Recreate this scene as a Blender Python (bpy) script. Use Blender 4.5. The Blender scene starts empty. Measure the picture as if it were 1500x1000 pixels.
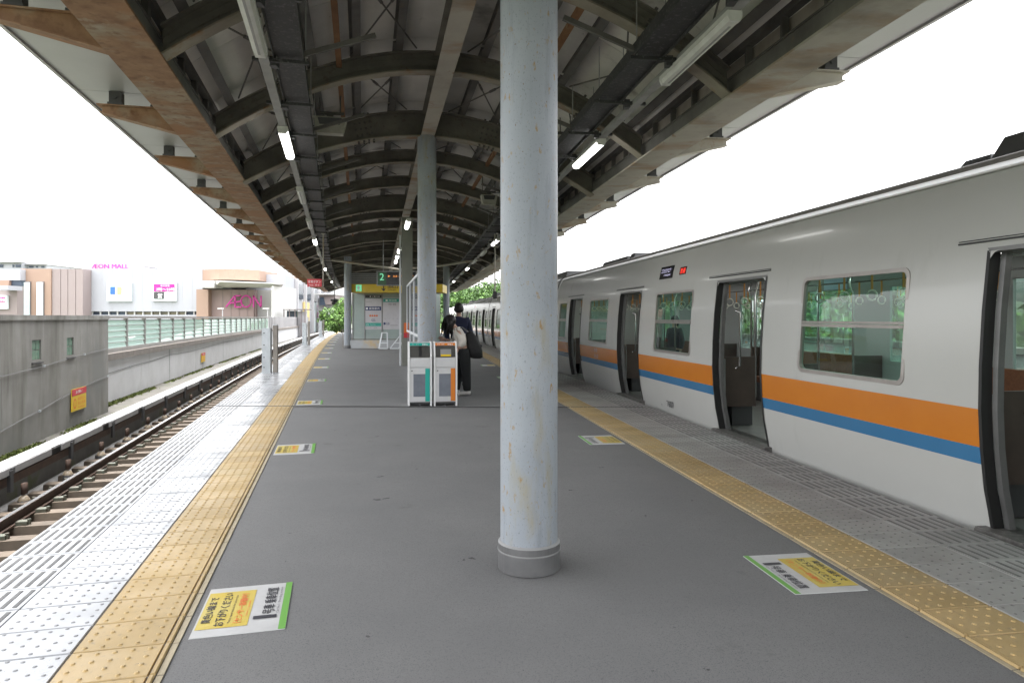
import bpy, bmesh, math, random
from mathutils import Vector, Matrix
random.seed(7)
R = math.radians
scene = bpy.context.scene
COL = scene.collection

# ------------------------------------------------------------------ camera
cam = bpy.data.cameras.new('camera'); camo = bpy.data.objects.new('camera', cam); COL.objects.link(camo)
cam.lens = 24; cam.sensor_width = 36; cam.shift_y = -0.0233
cam.clip_start = 0.05; cam.clip_end = 3000
camo.location = (0, 0, 1.55); camo.rotation_euler = (R(90), 0, 0)
scene.camera = camo

# ------------------------------------------------------------------ overcast sky and soft sun
w = bpy.data.worlds.new('World'); scene.world = w; w.use_nodes = True
nt = w.node_tree; nt.nodes.clear()
sky = nt.nodes.new('ShaderNodeTexSky'); sky.sky_type = 'NISHITA'; sky.sun_disc = False
sky.sun_elevation = R(84); sky.sun_rotation = R(-75); sky.dust_density = 5; sky.air_density = 1.0
hs = nt.nodes.new('ShaderNodeHueSaturation'); hs.inputs['Saturation'].default_value = 0.10
bg = nt.nodes.new('ShaderNodeBackground'); bg.inputs['Strength'].default_value = 0.15
ow = nt.nodes.new('ShaderNodeOutputWorld')
nt.links.new(sky.outputs[0], hs.inputs['Color']); nt.links.new(hs.outputs[0], bg.inputs['Color']); nt.links.new(bg.outputs[0], ow.inputs['Surface'])
sl = bpy.data.lights.new('sun', 'SUN'); sl.energy = 0.5; sl.angle = R(40); sl.color = (1, .97, .93)
so = bpy.data.objects.new('sun', sl); COL.objects.link(so)
az, el = R(-75), R(84)
sd = Vector((math.sin(az) * math.cos(el), math.cos(az) * math.cos(el), math.sin(el)))
so.rotation_euler = sd.to_track_quat('Z', 'Y').to_euler()
vs = scene.view_settings
scene.display_settings.display_device = 'sRGB'
vs.view_transform = 'Standard'; vs.look = 'None'; vs.gamma = 1; vs.use_curve_mapping = False
vs.exposure = 3.0
scene.render.engine = 'CYCLES'
scene.cycles.use_denoising = True
scene.cycles.max_bounces = 8; scene.cycles.diffuse_bounces = 5; scene.cycles.transparent_max_bounces = 24
scene.cycles.caustics_reflective = False; scene.cycles.caustics_refractive = False

# ------------------------------------------------------------------ materials
def mat(name, c1, c2=None, scale=3, detail=6, rough=.6, metal=0, bump=0, bscale=80, stretch=(1, 1, 1), lo=.35, hi=.65,
        layers=(), spec=.5, coat=0, rvar=0, rnd=0):
    m = bpy.data.materials.new(name); m.use_nodes = True
    n = m.node_tree.nodes; l = m.node_tree.links
    b = n['Principled BSDF']
    b.inputs['Roughness'].default_value = rough; b.inputs['Metallic'].default_value = metal
    b.inputs['Specular IOR Level'].default_value = spec; b.inputs['Coat Weight'].default_value = coat
    b.inputs['Coat Roughness'].default_value = .06
    b.inputs['Base Color'].default_value = (*c1, 1)
    geo = n.new('ShaderNodeNewGeometry')
    def noise(sc, st, dt, off=0.0):
        mp = n.new('ShaderNodeMapping'); mp.inputs['Scale'].default_value = st; mp.inputs['Location'].default_value = (off, off * 1.7, off * .6)
        l.new(geo.outputs['Position'], mp.inputs['Vector'])
        t = n.new('ShaderNodeTexNoise'); t.inputs['Scale'].default_value = sc; t.inputs['Detail'].default_value = dt
        t.inputs['Roughness'].default_value = .6
        l.new(mp.outputs[0], t.inputs['Vector']); return t.outputs['Fac']
    def ramp(f, lo, hi):
        r = n.new('ShaderNodeMapRange'); r.inputs[1].default_value = lo; r.inputs[2].default_value = hi
        l.new(f, r.inputs[0]); return r.outputs[0]
    cur = None
    allay = ([(c2, scale, stretch, lo, hi)] if c2 else []) + list(layers)
    for i, (c, sc, st, lo_, hi_) in enumerate(allay):
        mx = n.new('ShaderNodeMix'); mx.data_type = 'RGBA'
        l.new(ramp(noise(sc, st, detail, i * 13.7), lo_, hi_), mx.inputs[0])
        if cur is None: mx.inputs[6].default_value = (*c1, 1)
        else: l.new(cur, mx.inputs[6])
        mx.inputs[7].default_value = (*c, 1)
        cur = mx.outputs[2]
    if rnd and cur is not None:          # every tile or board a little lighter or darker than the next
        oi = n.new('ShaderNodeObjectInfo'); r = n.new('ShaderNodeMapRange'); r.inputs[3].default_value = 1 - rnd; r.inputs[4].default_value = 1 + rnd
        l.new(oi.outputs['Random'], r.inputs[0]); h = n.new('ShaderNodeHueSaturation'); l.new(r.outputs[0], h.inputs['Value']); l.new(cur, h.inputs['Color']); cur = h.outputs[0]
    if cur is not None: l.new(cur, b.inputs['Base Color'])
    if rvar:
        r = n.new('ShaderNodeMapRange'); r.inputs[3].default_value = max(0, rough - rvar); r.inputs[4].default_value = min(1, rough + rvar)
        r.inputs[1].default_value = .3; r.inputs[2].default_value = .7
        l.new(noise(2.3, (1, 1, 1), 5, 5.5), r.inputs[0]); l.new(r.outputs[0], b.inputs['Roughness'])
    if bump:
        bp = n.new('ShaderNodeBump'); bp.inputs['Strength'].default_value = bump; bp.inputs['Distance'].default_value = .004
        l.new(noise(bscale, (1, 1, 1), 3, 3.1), bp.inputs['Height']); l.new(bp.outputs[0], b.inputs['Normal'])
    return m

def emit(name, col, st):
    m = bpy.data.materials.new(name); m.use_nodes = True
    b = m.node_tree.nodes['Principled BSDF']
    b.inputs['Base Color'].default_value = (*[min(1, c) * .5 for c in col], 1)
    b.inputs['Emission Color'].default_value = (*col, 1); b.inputs['Emission Strength'].default_value = st
    return m

def glass(name, tint, refl=1.0, diff=0.0, dcol=(.6, .7, .65)):
    m = bpy.data.materials.new(name); m.use_nodes = True
    n = m.node_tree.nodes; l = m.node_tree.links; n.clear()
    tr = n.new('ShaderNodeBsdfTransparent'); tr.inputs[0].default_value = (*tint, 1)
    gl = n.new('ShaderNodeBsdfGlossy'); gl.inputs['Roughness'].default_value = .02
    fr = n.new('ShaderNodeFresnel'); fr.inputs[0].default_value = 1.5
    mu = n.new('ShaderNodeMath'); mu.operation = 'MULTIPLY'; mu.inputs[1].default_value = refl; l.new(fr.outputs[0], mu.inputs[0])
    mx = n.new('ShaderNodeMixShader'); l.new(mu.outputs[0], mx.inputs[0])
    src = tr.outputs[0]
    if diff:
        df = n.new('ShaderNodeBsdfDiffuse'); df.inputs[0].default_value = (*dcol, 1)
        tl = n.new('ShaderNodeBsdfTranslucent'); tl.inputs[0].default_value = (*dcol, 1)
        m1 = n.new('ShaderNodeMixShader'); m1.inputs[0].default_value = .5; l.new(df.outputs[0], m1.inputs[1]); l.new(tl.outputs[0], m1.inputs[2])
        m2 = n.new('ShaderNodeMixShader'); m2.inputs[0].default_value = diff; l.new(tr.outputs[0], m2.inputs[1]); l.new(m1.outputs[0], m2.inputs[2])
        src = m2.outputs[0]
    l.new(src, mx.inputs[1]); l.new(gl.outputs[0], mx.inputs[2])
    o = n.new('ShaderNodeOutputMaterial'); l.new(mx.outputs[0], o.inputs[0])
    return m

G = {}
G['asphalt'] = mat('platform asphalt', (.155, .155, .156), (.175, .174, .173), 1.3, 8, .82, bump=.25, bscale=260, spec=.3,
                   layers=[((.10, .10, .101), 170, (1, 1, 1), .52, .64), ((.25, .25, .25), 210, (1, 1, 1), .62, .70), ((.145, .145, .146), .45, (1, 1, 1), .52, .8),
                           ((.06, .06, .061), 7.5, (1, 1, 1), .695, .71), ((.115, .114, .113), 2.2, (1, 1, 1), .66, .74), ((.25, .25, .25), 90, (1, 1, 1), .70, .74)])
G['slab'] = mat('platform slab edge', (.3, .3, .29), (.2, .2, .19), 2)
G['joint'] = mat('tile joint mortar', (.12, .11, .095), rough=.9)
G['yellow'] = mat('yellow tactile tile', (.43, .305, .140), (.38, .268, .115), 3, 6, .5, rvar=.12, spec=.5, bump=.15, bscale=120, rnd=.11,
                  layers=[((.26, .20, .11), 26, (1, 1, 1), .57, .74), ((.40, .31, .165), 1.1, (1, 1, 1), .5, .7), ((.20, .155, .09), 9, (1, 1, 1), .66, .8)])
G['yellow_lip'] = mat('pale strip by tactile tile', (.40, .34, .23), (.33, .28, .19), 8, rough=.6)
G['white_tile'] = mat('white wet tile', (.31, .318, .335), (.27, .278, .293), 1.7, 7, .3, rvar=.14, spec=.5, rnd=.08,
                      layers=[((.20, .20, .205), 14, (1, 1, 1), .62, .8), ((.185, .18, .172), 3.1, (1, 1, 1), .68, .85)])
G['grey_tile'] = mat('grey dusty tile', (.36, .355, .345), (.29, .285, .275), 2, 7, .6, rvar=.15, rnd=.10,
                     layers=[((.22, .215, .205), 12, (1, 1, 1), .6, .78), ((.2, .18, .16), 1.9, (1, 1, 1), .62, .8)])
G['bump_white'] = mat('darker bump on white tile', (.20, .203, .21), rough=.5)  # bumps toned darker than the tile around them
G['bump_grey'] = mat('dark bump on grey tile', (.16, .155, .15), rough=.6)
G['slot_strip'] = mat('dark anti slip strip', (.10, .10, .10), (.17, .165, .16), 9, rough=.7)
G['slot_light'] = mat('worn anti slip strip', (.085, .085, .085), (.14, .14, .138), 7, rough=.7)
G['pillar'] = mat('pale blue pillar paint', (.30, .325, .355), (.26, .285, .315), 1.6, 8, .5, bump=.25, bscale=26, spec=.35,
                  layers=[((.27, .245, .175), 3.2, (1.6, 1.6, .45), .55, .74), ((.15, .165, .19), 120, (1, 1, .5), .60, .70), ((.20, .22, .245), 5, (2.2, 2.2, .3), .56, .75),
                          ((.27, .175, .07), 26, (1, 1, .5), .605, .70), ((.13, .145, .17), 7, (2.2, 2.2, .35), .68, .8), ((.14, .065, .025), 62, (1, 1, .8), .665, .70)])
G['collar'] = mat('stainless collar', (.17, .17, .172), (.13, .13, .132), 5, rough=.45, metal=.35)
G['rust_beam'] = mat('rusty orange beam paint', (.28, .165, .09), (.19, .10, .05), 5, 8, .8, bump=.3, bscale=40,
                     layers=[((.29, .245, .175), 1.5, (.8, 1.3, 1), .50, .66), ((.13, .06, .028), 9, (1, 1, 1), .54, .74), ((.32, .28, .215), 3.1, (1, 1, 1), .60, .70), ((.25, .125, .055), .9, (.7, 1.4, 1), .55, .62)])
G['beige_beam'] = mat('beige beam paint', (.40, .375, .32), (.335, .31, .265), 1.7, 7, .7, bump=.15, bscale=40,
                      layers=[((.26, .16, .08), 1.2, (.6, 1.3, 1), .50, .68), ((.20, .10, .045), 6, (1, 1, 1), .62, .76), ((.16, .145, .12), .9, (1, 1, 1), .55, .75)])
G['dark_steel'] = mat('dirty dark steel', (.11, .105, .097), (.075, .07, .063), 3, 6, .7, bump=.2, bscale=60,
                      layers=[((.14, .10, .065), 6, (1, 1, 1), .62, .75), ((.16, .15, .135), .9, (1, 1, 1), .5, .7)])
G['rib'] = mat('dirty rib steel', (.165, .155, .13), (.11, .104, .088), 2.2, 7, .75, bump=.3, bscale=60,
               layers=[((.10, .075, .05), 11, (1, 1, 1), .58, .72), ((.2, .185, .16), .8, (1, 1, 1), .55, .7)])
G['rib_flange'] = mat('rib flange stained', (.29, .265, .21), (.20, .175, .135), 2.2, 7, .75,
                      layers=[((.22, .125, .06), 3.3, (1, 1, 1), .58, .70)])
G['rust_bar'] = mat('rusty purlin', (.24, .125, .055), (.17, .08, .035), 4, 7, .8, layers=[((.28, .22, .15), 3, (1, 1, 1), .6, .7)])
G['deck'] = mat('roof deck board', (.66, .64, .595), (.55, .53, .49), 1.2, 8, .85, bump=.15, bscale=40, rnd=.10,
                layers=[((.17, .155, .135), 1.0, (1, 1, 1), .60, .76), ((.12, .11, .10), 22, (1, 1, 1), .66, .75)])
G['soffit'] = mat('eave soffit panel', (.34, .345, .34), (.30, .305, .30), .7, 5, .38, spec=.5, rnd=.06)
G['eave_edge'] = mat('eave edge trim', (.42, .42, .42), rough=.5)
G['clerestory'] = mat('eave infill board', (.36, .32, .27), (.27, .24, .20), 3, rough=.8)
G['tray'] = mat('perforated tray steel', (.035, .036, .036), (.024, .024, .024), 3, rough=.6, metal=.2, layers=[((.075, .075, .075), 28, (1, 1, 1), .56, .62)])
G['wireway'] = mat('pale wireway', (.30, .30, .295), (.22, .22, .21), 3, rough=.55)
G['lamp_body'] = mat('white lamp housing', (.62, .62, .60), (.54, .54, .52), 6, rough=.45)
G['lit'] = emit('lit lamp diffuser', (1, .99, .96), 1.6)
G['speaker'] = mat('loudspeaker cream', (.38, .37, .31), (.28, .27, .22), 6, rough=.6)
G['black'] = mat('black matt', (.012, .012, .013), rough=.6)
G['dark_grey'] = mat('dark grey', (.05, .05, .052), rough=.55)
G['grey'] = mat('mid grey metal', (.28, .28, .28), (.23, .23, .23), 4, rough=.5)
G['galv'] = mat('galvanised steel', (.50, .53, .55), (.42, .45, .47), 7, rough=.45, metal=.35)
G['brown_post'] = mat('brown grey post', (.27, .245, .215), (.2, .18, .16), 6, rough=.5, metal=.3)
# track
G['ballast'] = mat('wet track bed', (.075, .072, .068), (.045, .043, .041), 1.6, 7, .6, bump=.6, bscale=18, layers=[((.022, .022, .022), .9, (1, 1, 1), .5, .65)])
G['track_walk'] = mat('concrete by the wall', (.10, .094, .082), (.065, .06, .052), 2, 7, .8, bump=.3, layers=[((.055, .065, .018), 2.2, (1, 1, 1), .54, .70)])
G['sleeper'] = mat('tan sleeper', (.118, .09, .065), (.085, .066, .048), 5, 6, .8, bump=.3, rnd=.2, layers=[((.09, .075, .06), 3, (1, 1, 1), .62, .75)])
G['rail_side'] = mat('rusty rail side', (.075, .042, .028), (.05, .03, .022), 8, rough=.75)
G['rail_top'] = mat('polished rail head', (.55, .55, .55), rough=.25, metal=.9)
G['rail_cover'] = mat('white third rail cover', (.30, .30, .305), (.24, .24, .24), 2, 7, .5, layers=[((.32, .31, .3), 6, (1, 1, 1), .6, .75)])
G['insulator'] = mat('cream insulator', (.24, .195, .14), rough=.45)
G['clip'] = mat('green grey rail clip', (.085, .105, .08), (.07, .052, .036), 18, rough=.6)
G['moss'] = mat('moss and weeds', (.085, .105, .02), (.06, .08, .014), 7, rough=.9, layers=[((.11, .085, .035), 4, (1, 1, 1), .55, .7)])
# walls
G['wall_dark'] = mat('stained concrete wall', (.29, .285, .265), (.22, .215, .20), 1.1, 8, .85, bump=.3, bscale=35,
                     layers=[((.135, .128, .11), 1.1, (1.5, 1.5, .22), .46, .70), ((.10, .097, .083), 4.5, (1, 1, .10), .57, .74), ((.31, .31, .30), 2.7, (1.1, 1.1, .22), .62, .78), ((.20, .20, .19), .5, (1, 1, .6), .5, .62)])
G['wall_light'] = mat('pale concrete wall', (.60, .60, .615), (.53, .53, .54), 1.2, 8, .8, bump=.15,
                      layers=[((.37, .365, .335), 2.3, (1, 1, .2), .60, .78)])
G['ledge'] = mat('brown grey ledge', (.20, .178, .16), (.15, .132, .118), 3, 7, .8, layers=[((.27, .25, .23), 2, (1, 1, 1), .62, .7)])
G['fence_frame'] = mat('fence frame grey', (.30, .285, .275), (.25, .24, .23), 5, rough=.55)
G['fence_glass'] = glass('ribbed fence glass', (.80, .95, .90), .6, .6, (.80, .92, .89))
G['block_glass'] = mat('green glass block', (.22, .34, .26), (.14, .25, .18), 12, rough=.15, spec=.8)
G['cable'] = mat('grey cable', (.13, .13, .13), rough=.6)
G['sign_red'] = mat('red sign print', (.55, .03, .045), rough=.45)
G['sign_yellow'] = mat('yellow sign print', (.72, .50, .03), rough=.45)
G['orange_print'] = mat('orange red print', (.70, .16, .03), rough=.5)
G['white'] = mat('white print', (.80, .80, .80), rough=.5)
G['ink'] = mat('black ink', (.02, .02, .03), rough=.5)
G['green_print'] = mat('green band', (.12, .33, .05), rough=.5)
G['sticker_white'] = mat('white sticker', (.47, .47, .47), (.42, .42, .42), 9, rough=.5, layers=[((.45, .45, .44), 30, (1, 1, 1), .66, .75)])
G['sticker_yellow'] = mat('yellow sticker', (.50, .36, .025), (.52, .42, .10), 4, rough=.5)
# train
G['car_white'] = mat('car body off white', (.48, .48, .46), (.46, .46, .44), .6, 5, .27, coat=.2, spec=.5, layers=[((.37, .365, .345), 2.0, (1, 1, .25), .62, .85)])
G['car_orange'] = mat('car orange stripe', (.56, .185, .015), (.52, .165, .014), 1, rough=.25, coat=.4)
G['car_blue'] = mat('car blue stripe', (.03, .16, .33), (.026, .145, .30), 1, rough=.25, coat=.4)
G['car_roof'] = mat('car roof grey', (.20, .185, .175), (.16, .15, .14), 2, rough=.7)
G['gutter'] = mat('gutter white with sky gleam', (.78, .78, .78), rough=.4)  # sky reflection along the car's roof edge is put into this white
G['rubber'] = mat('black rubber', (.014, .014, .014), rough=.5)
G['jamb'] = mat('brushed door jamb', (.17, .17, .168), (.14, .14, .138), 6, rough=.4, metal=.4)
G['window_frame'] = mat('window frame metal', (.36, .33, .31), (.30, .28, .26), 4, rough=.35, metal=.5)
G['car_glass'] = glass('green tinted glass', (.64, .98, .84), .85)
G['car_floor'] = mat('car floor', (.20, .20, .19), (.15, .15, .145), 4, rough=.45)
G['car_in'] = mat('car interior panel', (.27, .285, .28), rough=.4)
G['car_ceiling'] = mat('car ceiling', (.55, .55, .54), rough=.5)
G['seat'] = mat('seat moquette', (.17, .065, .03), (.12, .045, .022), 30, rough=.9)
G['board'] = mat('brown seat end board', (.07, .052, .043), (.055, .04, .034), 5, rough=.4)
G['chrome'] = mat('chrome pole', (.62, .62, .62), rough=.2, metal=.95)
G['car_lamp'] = emit('lit car interior lamp', (1, .98, .94), .38)
G['strap'] = mat('strap ring', (.62, .60, .54), rough=.4)
G['strap_belt'] = mat('orange strap belt', (.55, .25, .06), rough=.6)
G['sill'] = mat('door sill', (.10, .095, .09), (.2, .19, .18), 20, rough=.5, metal=.4)
G['led_bg'] = mat('display black', (.008, .008, .012), rough=.2)
G['led_white'] = emit('display text', (.75, .72, 1.0), .12)
G['led_red'] = emit('red lamp text', (1, .05, .03), .16)
G['led_orange'] = emit('orange display text', (1, .35, .08), .10)
G['led_green'] = emit('green display text', (.25, .9, .5), .07)
# bins
G['bin'] = mat('bin pale metal', (.60, .60, .61), (.55, .55, .56), 5, rough=.35, metal=.15)
G['bin_edge'] = mat('bin bright edge', (.80, .80, .80), rough=.35)
G['teal'] = mat('teal', (.01, .36, .30), rough=.4)
G['orange'] = mat('orange', (.66, .19, .012), rough=.4)
G['bin_window'] = mat('bin grey window', (.20, .215, .25), (.15, .165, .20), 4, rough=.2)
G['bin_mouth'] = mat('bin dark window', (.085, .083, .078), (.06, .06, .057), 5, rough=.2)
# people
G['skin'] = mat('skin', (.46, .29, .22), rough=.6)
G['hair'] = mat('black hair', (.014, .011, .010), rough=.5)
G['shirt'] = mat('cream shirt', (.70, .66, .60), (.62, .58, .53), 12, rough=.9)
G['trousers'] = mat('black trousers', (.012, .014, .015), rough=.85)
G['navy'] = mat('navy jacket', (.016, .02, .05), rough=.85)
G['bag'] = mat('black backpack cloth', (.006, .006, .007), (.010, .010, .011), 20, rough=.75)
G['strap_grey'] = mat('grey strap cloth', (.10, .10, .11), rough=.8)
G['shoe'] = mat('white shoe', (.62, .60, .58), rough=.6)
# buildings
G['b_white'] = mat('mall white cladding', (.34, .345, .375), (.325, .33, .36), .1, rough=.6)
G['b_tan'] = mat('mall tan cladding', (.30, .205, .155), (.28, .19, .145), .15, rough=.7)
G['b_pink'] = mat('mall dusty pink cladding', (.26, .215, .21), (.24, .195, .19), .2, rough=.7)
G['b_groove'] = mat('cladding groove', (.14, .12, .12), rough=.8)
G['b_brown'] = mat('mall brown wall', (.26, .19, .18), (.235, .172, .163), .2, rough=.7)  # brown lightened to stand in for haze before the distant mall
G['b_cream'] = mat('mall cream canopy', (.52, .515, .495), rough=.6)
G['b_glass'] = mat('building dark window', (.06, .08, .11), (.04, .05, .07), .2, rough=.15)
G['b_glassw'] = mat('warm shop window', (.20, .175, .11), (.12, .11, .08), .3, rough=.2)
G['b_grey'] = mat('grey building wall', (.42, .41, .42), (.36, .35, .36), .2, rough=.7)
G['magenta'] = mat('magenta sign', (.46, .02, .24), rough=.5)
G['poster_white'] = mat('poster white', (.72, .75, .74), (.60, .72, .74), .4, rough=.5)
G['poster_blue'] = mat('poster blue', (.03, .12, .42), rough=.5)
G['poster_gold'] = mat('poster gold', (.62, .47, .20), rough=.5)
G['poster_pale'] = mat('poster pale blue', (.5, .62, .78), rough=.5)
# booth
G['booth'] = mat('booth grey green panel', (.32, .38, .36), (.28, .34, .325), 1.2, rough=.35)
G['booth_paper'] = mat('poster paper', (.52, .51, .54), (.47, .46, .49), 2, rough=.5)
G['navy_print'] = mat('navy print', (.03, .045, .14), rough=.5)
G['bluegreen_print'] = mat('blue green print', (.05, .34, .28), rough=.5)
G['band_yellow'] = mat('yellow band', (.62, .43, .02), (.56, .38, .018), 1.5, rough=.4)
G['parapet'] = mat('parapet panel', (.42, .44, .46), (.36, .37, .38), 1.0, rough=.4, layers=[((.50, .36, .18), .9, (1, 1, 1), .55, .7)])
G['board_green'] = mat('board green', (.035, .09, .045), rough=.4)
G['screen_panel'] = glass('windbreak panel', (.82, .85, .88), .8, .78, (.36, .385, .42))
G['screen_frame'] = mat('pale frame', (.62, .64, .66), rough=.4)
G['column_sq'] = mat('olive grey column cladding', (.22, .225, .195), (.19, .195, .17), 2, rough=.4, metal=.2)
# land
G['ground'] = mat('lower ground', (.14, .15, .12), (.10, .12, .07), .05, rough=.9)
G['deck_base'] = mat('viaduct concrete', (.24, .235, .225), (.18, .175, .165), .8, rough=.85)
G['bark'] = mat('bark', (.06, .045, .035), rough=.9)
def leafmat(name, a, b):
    m = mat(name, a, b, .35, 4, .7, lo=.4, hi=.6, spec=.3)
    return m
LEAF = [leafmat('leaf deep', (.035, .07, .02), (.05, .10, .026)), leafmat('leaf mid', (.065, .13, .03), (.055, .11, .027)), leafmat('leaf light', (.13, .23, .05), (.10, .19, .04))]

# ------------------------------------------------------------------ mesh helpers
OFF = {}
class MB:
    def __init__(s): s.v = []; s.f = []; s.m = []
    def face(s, pts, mi=0):
        i = len(s.v); s.v += [tuple(p) for p in pts]; s.f.append(tuple(range(i, i + len(pts)))); s.m.append(mi)
    def hexa(s, p, mi=0):      # p: 4 bottom (ccw seen from above), 4 top
        i = len(s.v); s.v += [tuple(q) for q in p]
        for f in ((3, 2, 1, 0), (4, 5, 6, 7), (0, 1, 5, 4), (1, 2, 6, 5), (2, 3, 7, 6), (3, 0, 4, 7)):
            s.f.append(tuple(i + k for k in f)); s.m.append(mi)
    def box(s, x0, x1, y0, y1, z0, z1, mi=0, fn=None):
        p = [(x0, y0, z0), (x1, y0, z0), (x1, y1, z0), (x0, y1, z0), (x0, y0, z1), (x1, y0, z1), (x1, y1, z1), (x0, y1, z1)]
        if fn: p = [fn(*q) for q in p]
        s.hexa(p, mi)
    def obox(s, c, ax, ay, az, mi=0):   # centre and half axes
        c, ax, ay, az = map(Vector, (c, ax, ay, az))
        s.hexa([c - ax - ay - az, c + ax - ay - az, c + ax + ay - az, c - ax + ay - az, c - ax - ay + az, c + ax - ay + az, c + ax + ay + az, c - ax + ay + az], mi)
    def bar(s, a, b, wx, wz, mi=0, up=(0, 0, 1)):
        a, b = Vector(a), Vector(b); t = (b - a); L = t.length; t.normalize()
        x = t.cross(Vector(up))
        if x.length < 1e-4: x = Vector((1, 0, 0))
        x.normalize(); z = x.cross(t)
        s.obox((a + b) / 2, x * (wx / 2), t * (L / 2), z * (wz / 2), mi)
    def tube(s, pts, r, n=8, mi=0, cap=True):
        pts = [Vector(p) for p in pts]; base = len(s.v); up = Vector((0.13, .07, 1))
        for i, p in enumerate(pts):
            t = (pts[min(i + 1, len(pts) - 1)] - pts[max(i - 1, 0)]).normalized()
            x = t.cross(up if abs(t.z) < .95 else Vector((1, 0, 0))).normalized(); y = t.cross(x)
            rr = r[i] if isinstance(r, (list, tuple)) else r
            for k in range(n):
                a = 2 * math.pi * k / n; s.v.append(tuple(p + x * (rr * math.cos(a)) + y * (rr * math.sin(a))))
        for i in range(len(pts) - 1):
            for k in range(n):
                a = base + i * n + k; b = base + i * n + (k + 1) % n
                s.f.append((a, a + n, b + n, b)); s.m.append(mi)
        if cap:
            s.f.append(tuple(base + k for k in range(n))); s.m.append(mi)
            s.f.append(tuple(base + (len(pts) - 1) * n + k for k in reversed(range(n)))); s.m.append(mi)
    def grid(s, rows, mi=0):            # rows of points
        base = len(s.v); nc = len(rows[0])
        for r_ in rows: s.v += [tuple(p) for p in r_]
        for i in range(len(rows) - 1):
            for j in range(nc - 1):
                a = base + i * nc + j; s.f.append((a, a + 1, a + nc + 1, a + nc)); s.m.append(mi)
    def ring(s, outer, inner, depth_fn, mi=0):   # flat ring between two loops (lists), with thickness via depth_fn(p)
        n = len(outer)
        for i in range(n):
            j = (i + 1) % n
            o0, o1, i0, i1 = outer[i], outer[j], inner[i], inner[j]
            s.face([o0, o1, i1, i0], mi)
            s.face([i0, i1, depth_fn(i1), depth_fn(i0)], mi)
            s.face([o1, o0, depth_fn(o0), depth_fn(o1)], mi)
    def mesh(s, name, mats, smooth=False, off=None):
        me = bpy.data.meshes.new(name)
        v = s.v
        if off is not None: v = [(p[0] - off[0], p[1] - off[1], p[2] - off[2]) for p in v]
        me.from_pydata(v, [], s.f)
        for m in (mats if isinstance(mats, (list, tuple)) else [mats]): me.materials.append(G[m] if isinstance(m, str) else m)
        me.polygons.foreach_set('material_index', s.m)
        if smooth: me.polygons.foreach_set('use_smooth', [True] * len(s.f))
        me.update(); return me
    def build(s, name, mats, parent=None, smooth=False, kind=None, recalc=False):
        off = OFF.get(parent, (0, 0, 0)) if parent else (0, 0, 0)
        me = s.mesh(name, mats, smooth, off)
        if recalc:
            bm = bmesh.new(); bm.from_mesh(me); bmesh.ops.recalc_face_normals(bm, faces=bm.faces); bm.to_mesh(me); bm.free()
        o = bpy.data.objects.new(name, me); COL.objects.link(o)
        if parent: o.parent = parent; OFF[o] = off
        if kind: o['kind'] = kind
        return o
def tag(o, label, cat, group=None):
    o['label'] = label; o['category'] = cat
    if group: o['group'] = group
    return o
def thing(name, label, cat, loc=(0, 0, 0), group=None, rz=0, local=False):
    o = bpy.data.objects.new(name, None); COL.objects.link(o); o.location = loc; o.rotation_euler = (0, 0, rz); o.empty_display_size = .2
    OFF[o] = (0, 0, 0) if local else tuple(loc)
    return tag(o, label, cat, group)
def copy_obj(o, parent):
    c = o.copy(); COL.objects.link(c); c.parent = parent; OFF[c] = OFF.get(o, (0, 0, 0)); return c
def copy_tree(root, loc, rz=None, label=None):
    r = root.copy(); COL.objects.link(r); r.location = loc
    if rz is not None: r.rotation_euler = (0, 0, rz)
    if label: r['label'] = label
    for ch in list(root.children):
        c = copy_obj(ch, r)
        for g in list(ch.children): copy_obj(g, c)
    return r
TXT = {}
def text_pts(sx):
    if sx not in TXT:
        cu = bpy.data.curves.new('lettering', 'FONT'); cu.body = sx; cu.resolution_u = 2
        o = bpy.data.objects.new('lettering', cu); me = bpy.data.meshes.new_from_object(o)
        bpy.data.objects.remove(o); bpy.data.curves.remove(cu)
        vv = [tuple(v.co) for v in me.vertices]; ff = [tuple(p.vertices) for p in me.polygons]; bpy.data.meshes.remove(me)
        x0 = min(v[0] for v in vv); x1 = max(v[0] for v in vv); y0 = min(v[1] for v in vv); y1 = max(v[1] for v in vv)
        TXT[sx] = ([(v[0] - x0, v[1] - y0) for v in vv], ff, x1 - x0, y1 - y0)
    return TXT[sx]
def add_text(mb, sx, org, ux, uy, width, height, mi=0, lift=None, bold=0):
    """lettering filling a width x height box whose lower left corner is org"""
    vv, ff, W, H = text_pts(sx); org, ux, uy = Vector(org), Vector(ux).normalized(), Vector(uy).normalized()
    for dx in ((0, bold) if bold else (0,)):
        i = len(mb.v); nrm = ux.cross(uy) * (0.0004 if dx else 0)
        for x, y in vv: mb.v.append(tuple(org + nrm + ux * (x / W * width + dx) + uy * (y / H * height)))
        for f in ff: mb.f.append(tuple(i + k for k in f)); mb.m.append(mi)

ORD = ['nearest', 'second nearest', 'third nearest', 'fourth nearest', 'fifth nearest', 'sixth nearest', 'seventh nearest', 'eighth nearest',
       'ninth nearest', 'tenth nearest', 'eleventh nearest', 'twelfth nearest', 'thirteenth nearest', 'fourteenth nearest', 'fifteenth nearest', 'sixteenth nearest', 'seventeenth nearest', 'eighteenth nearest']

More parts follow.
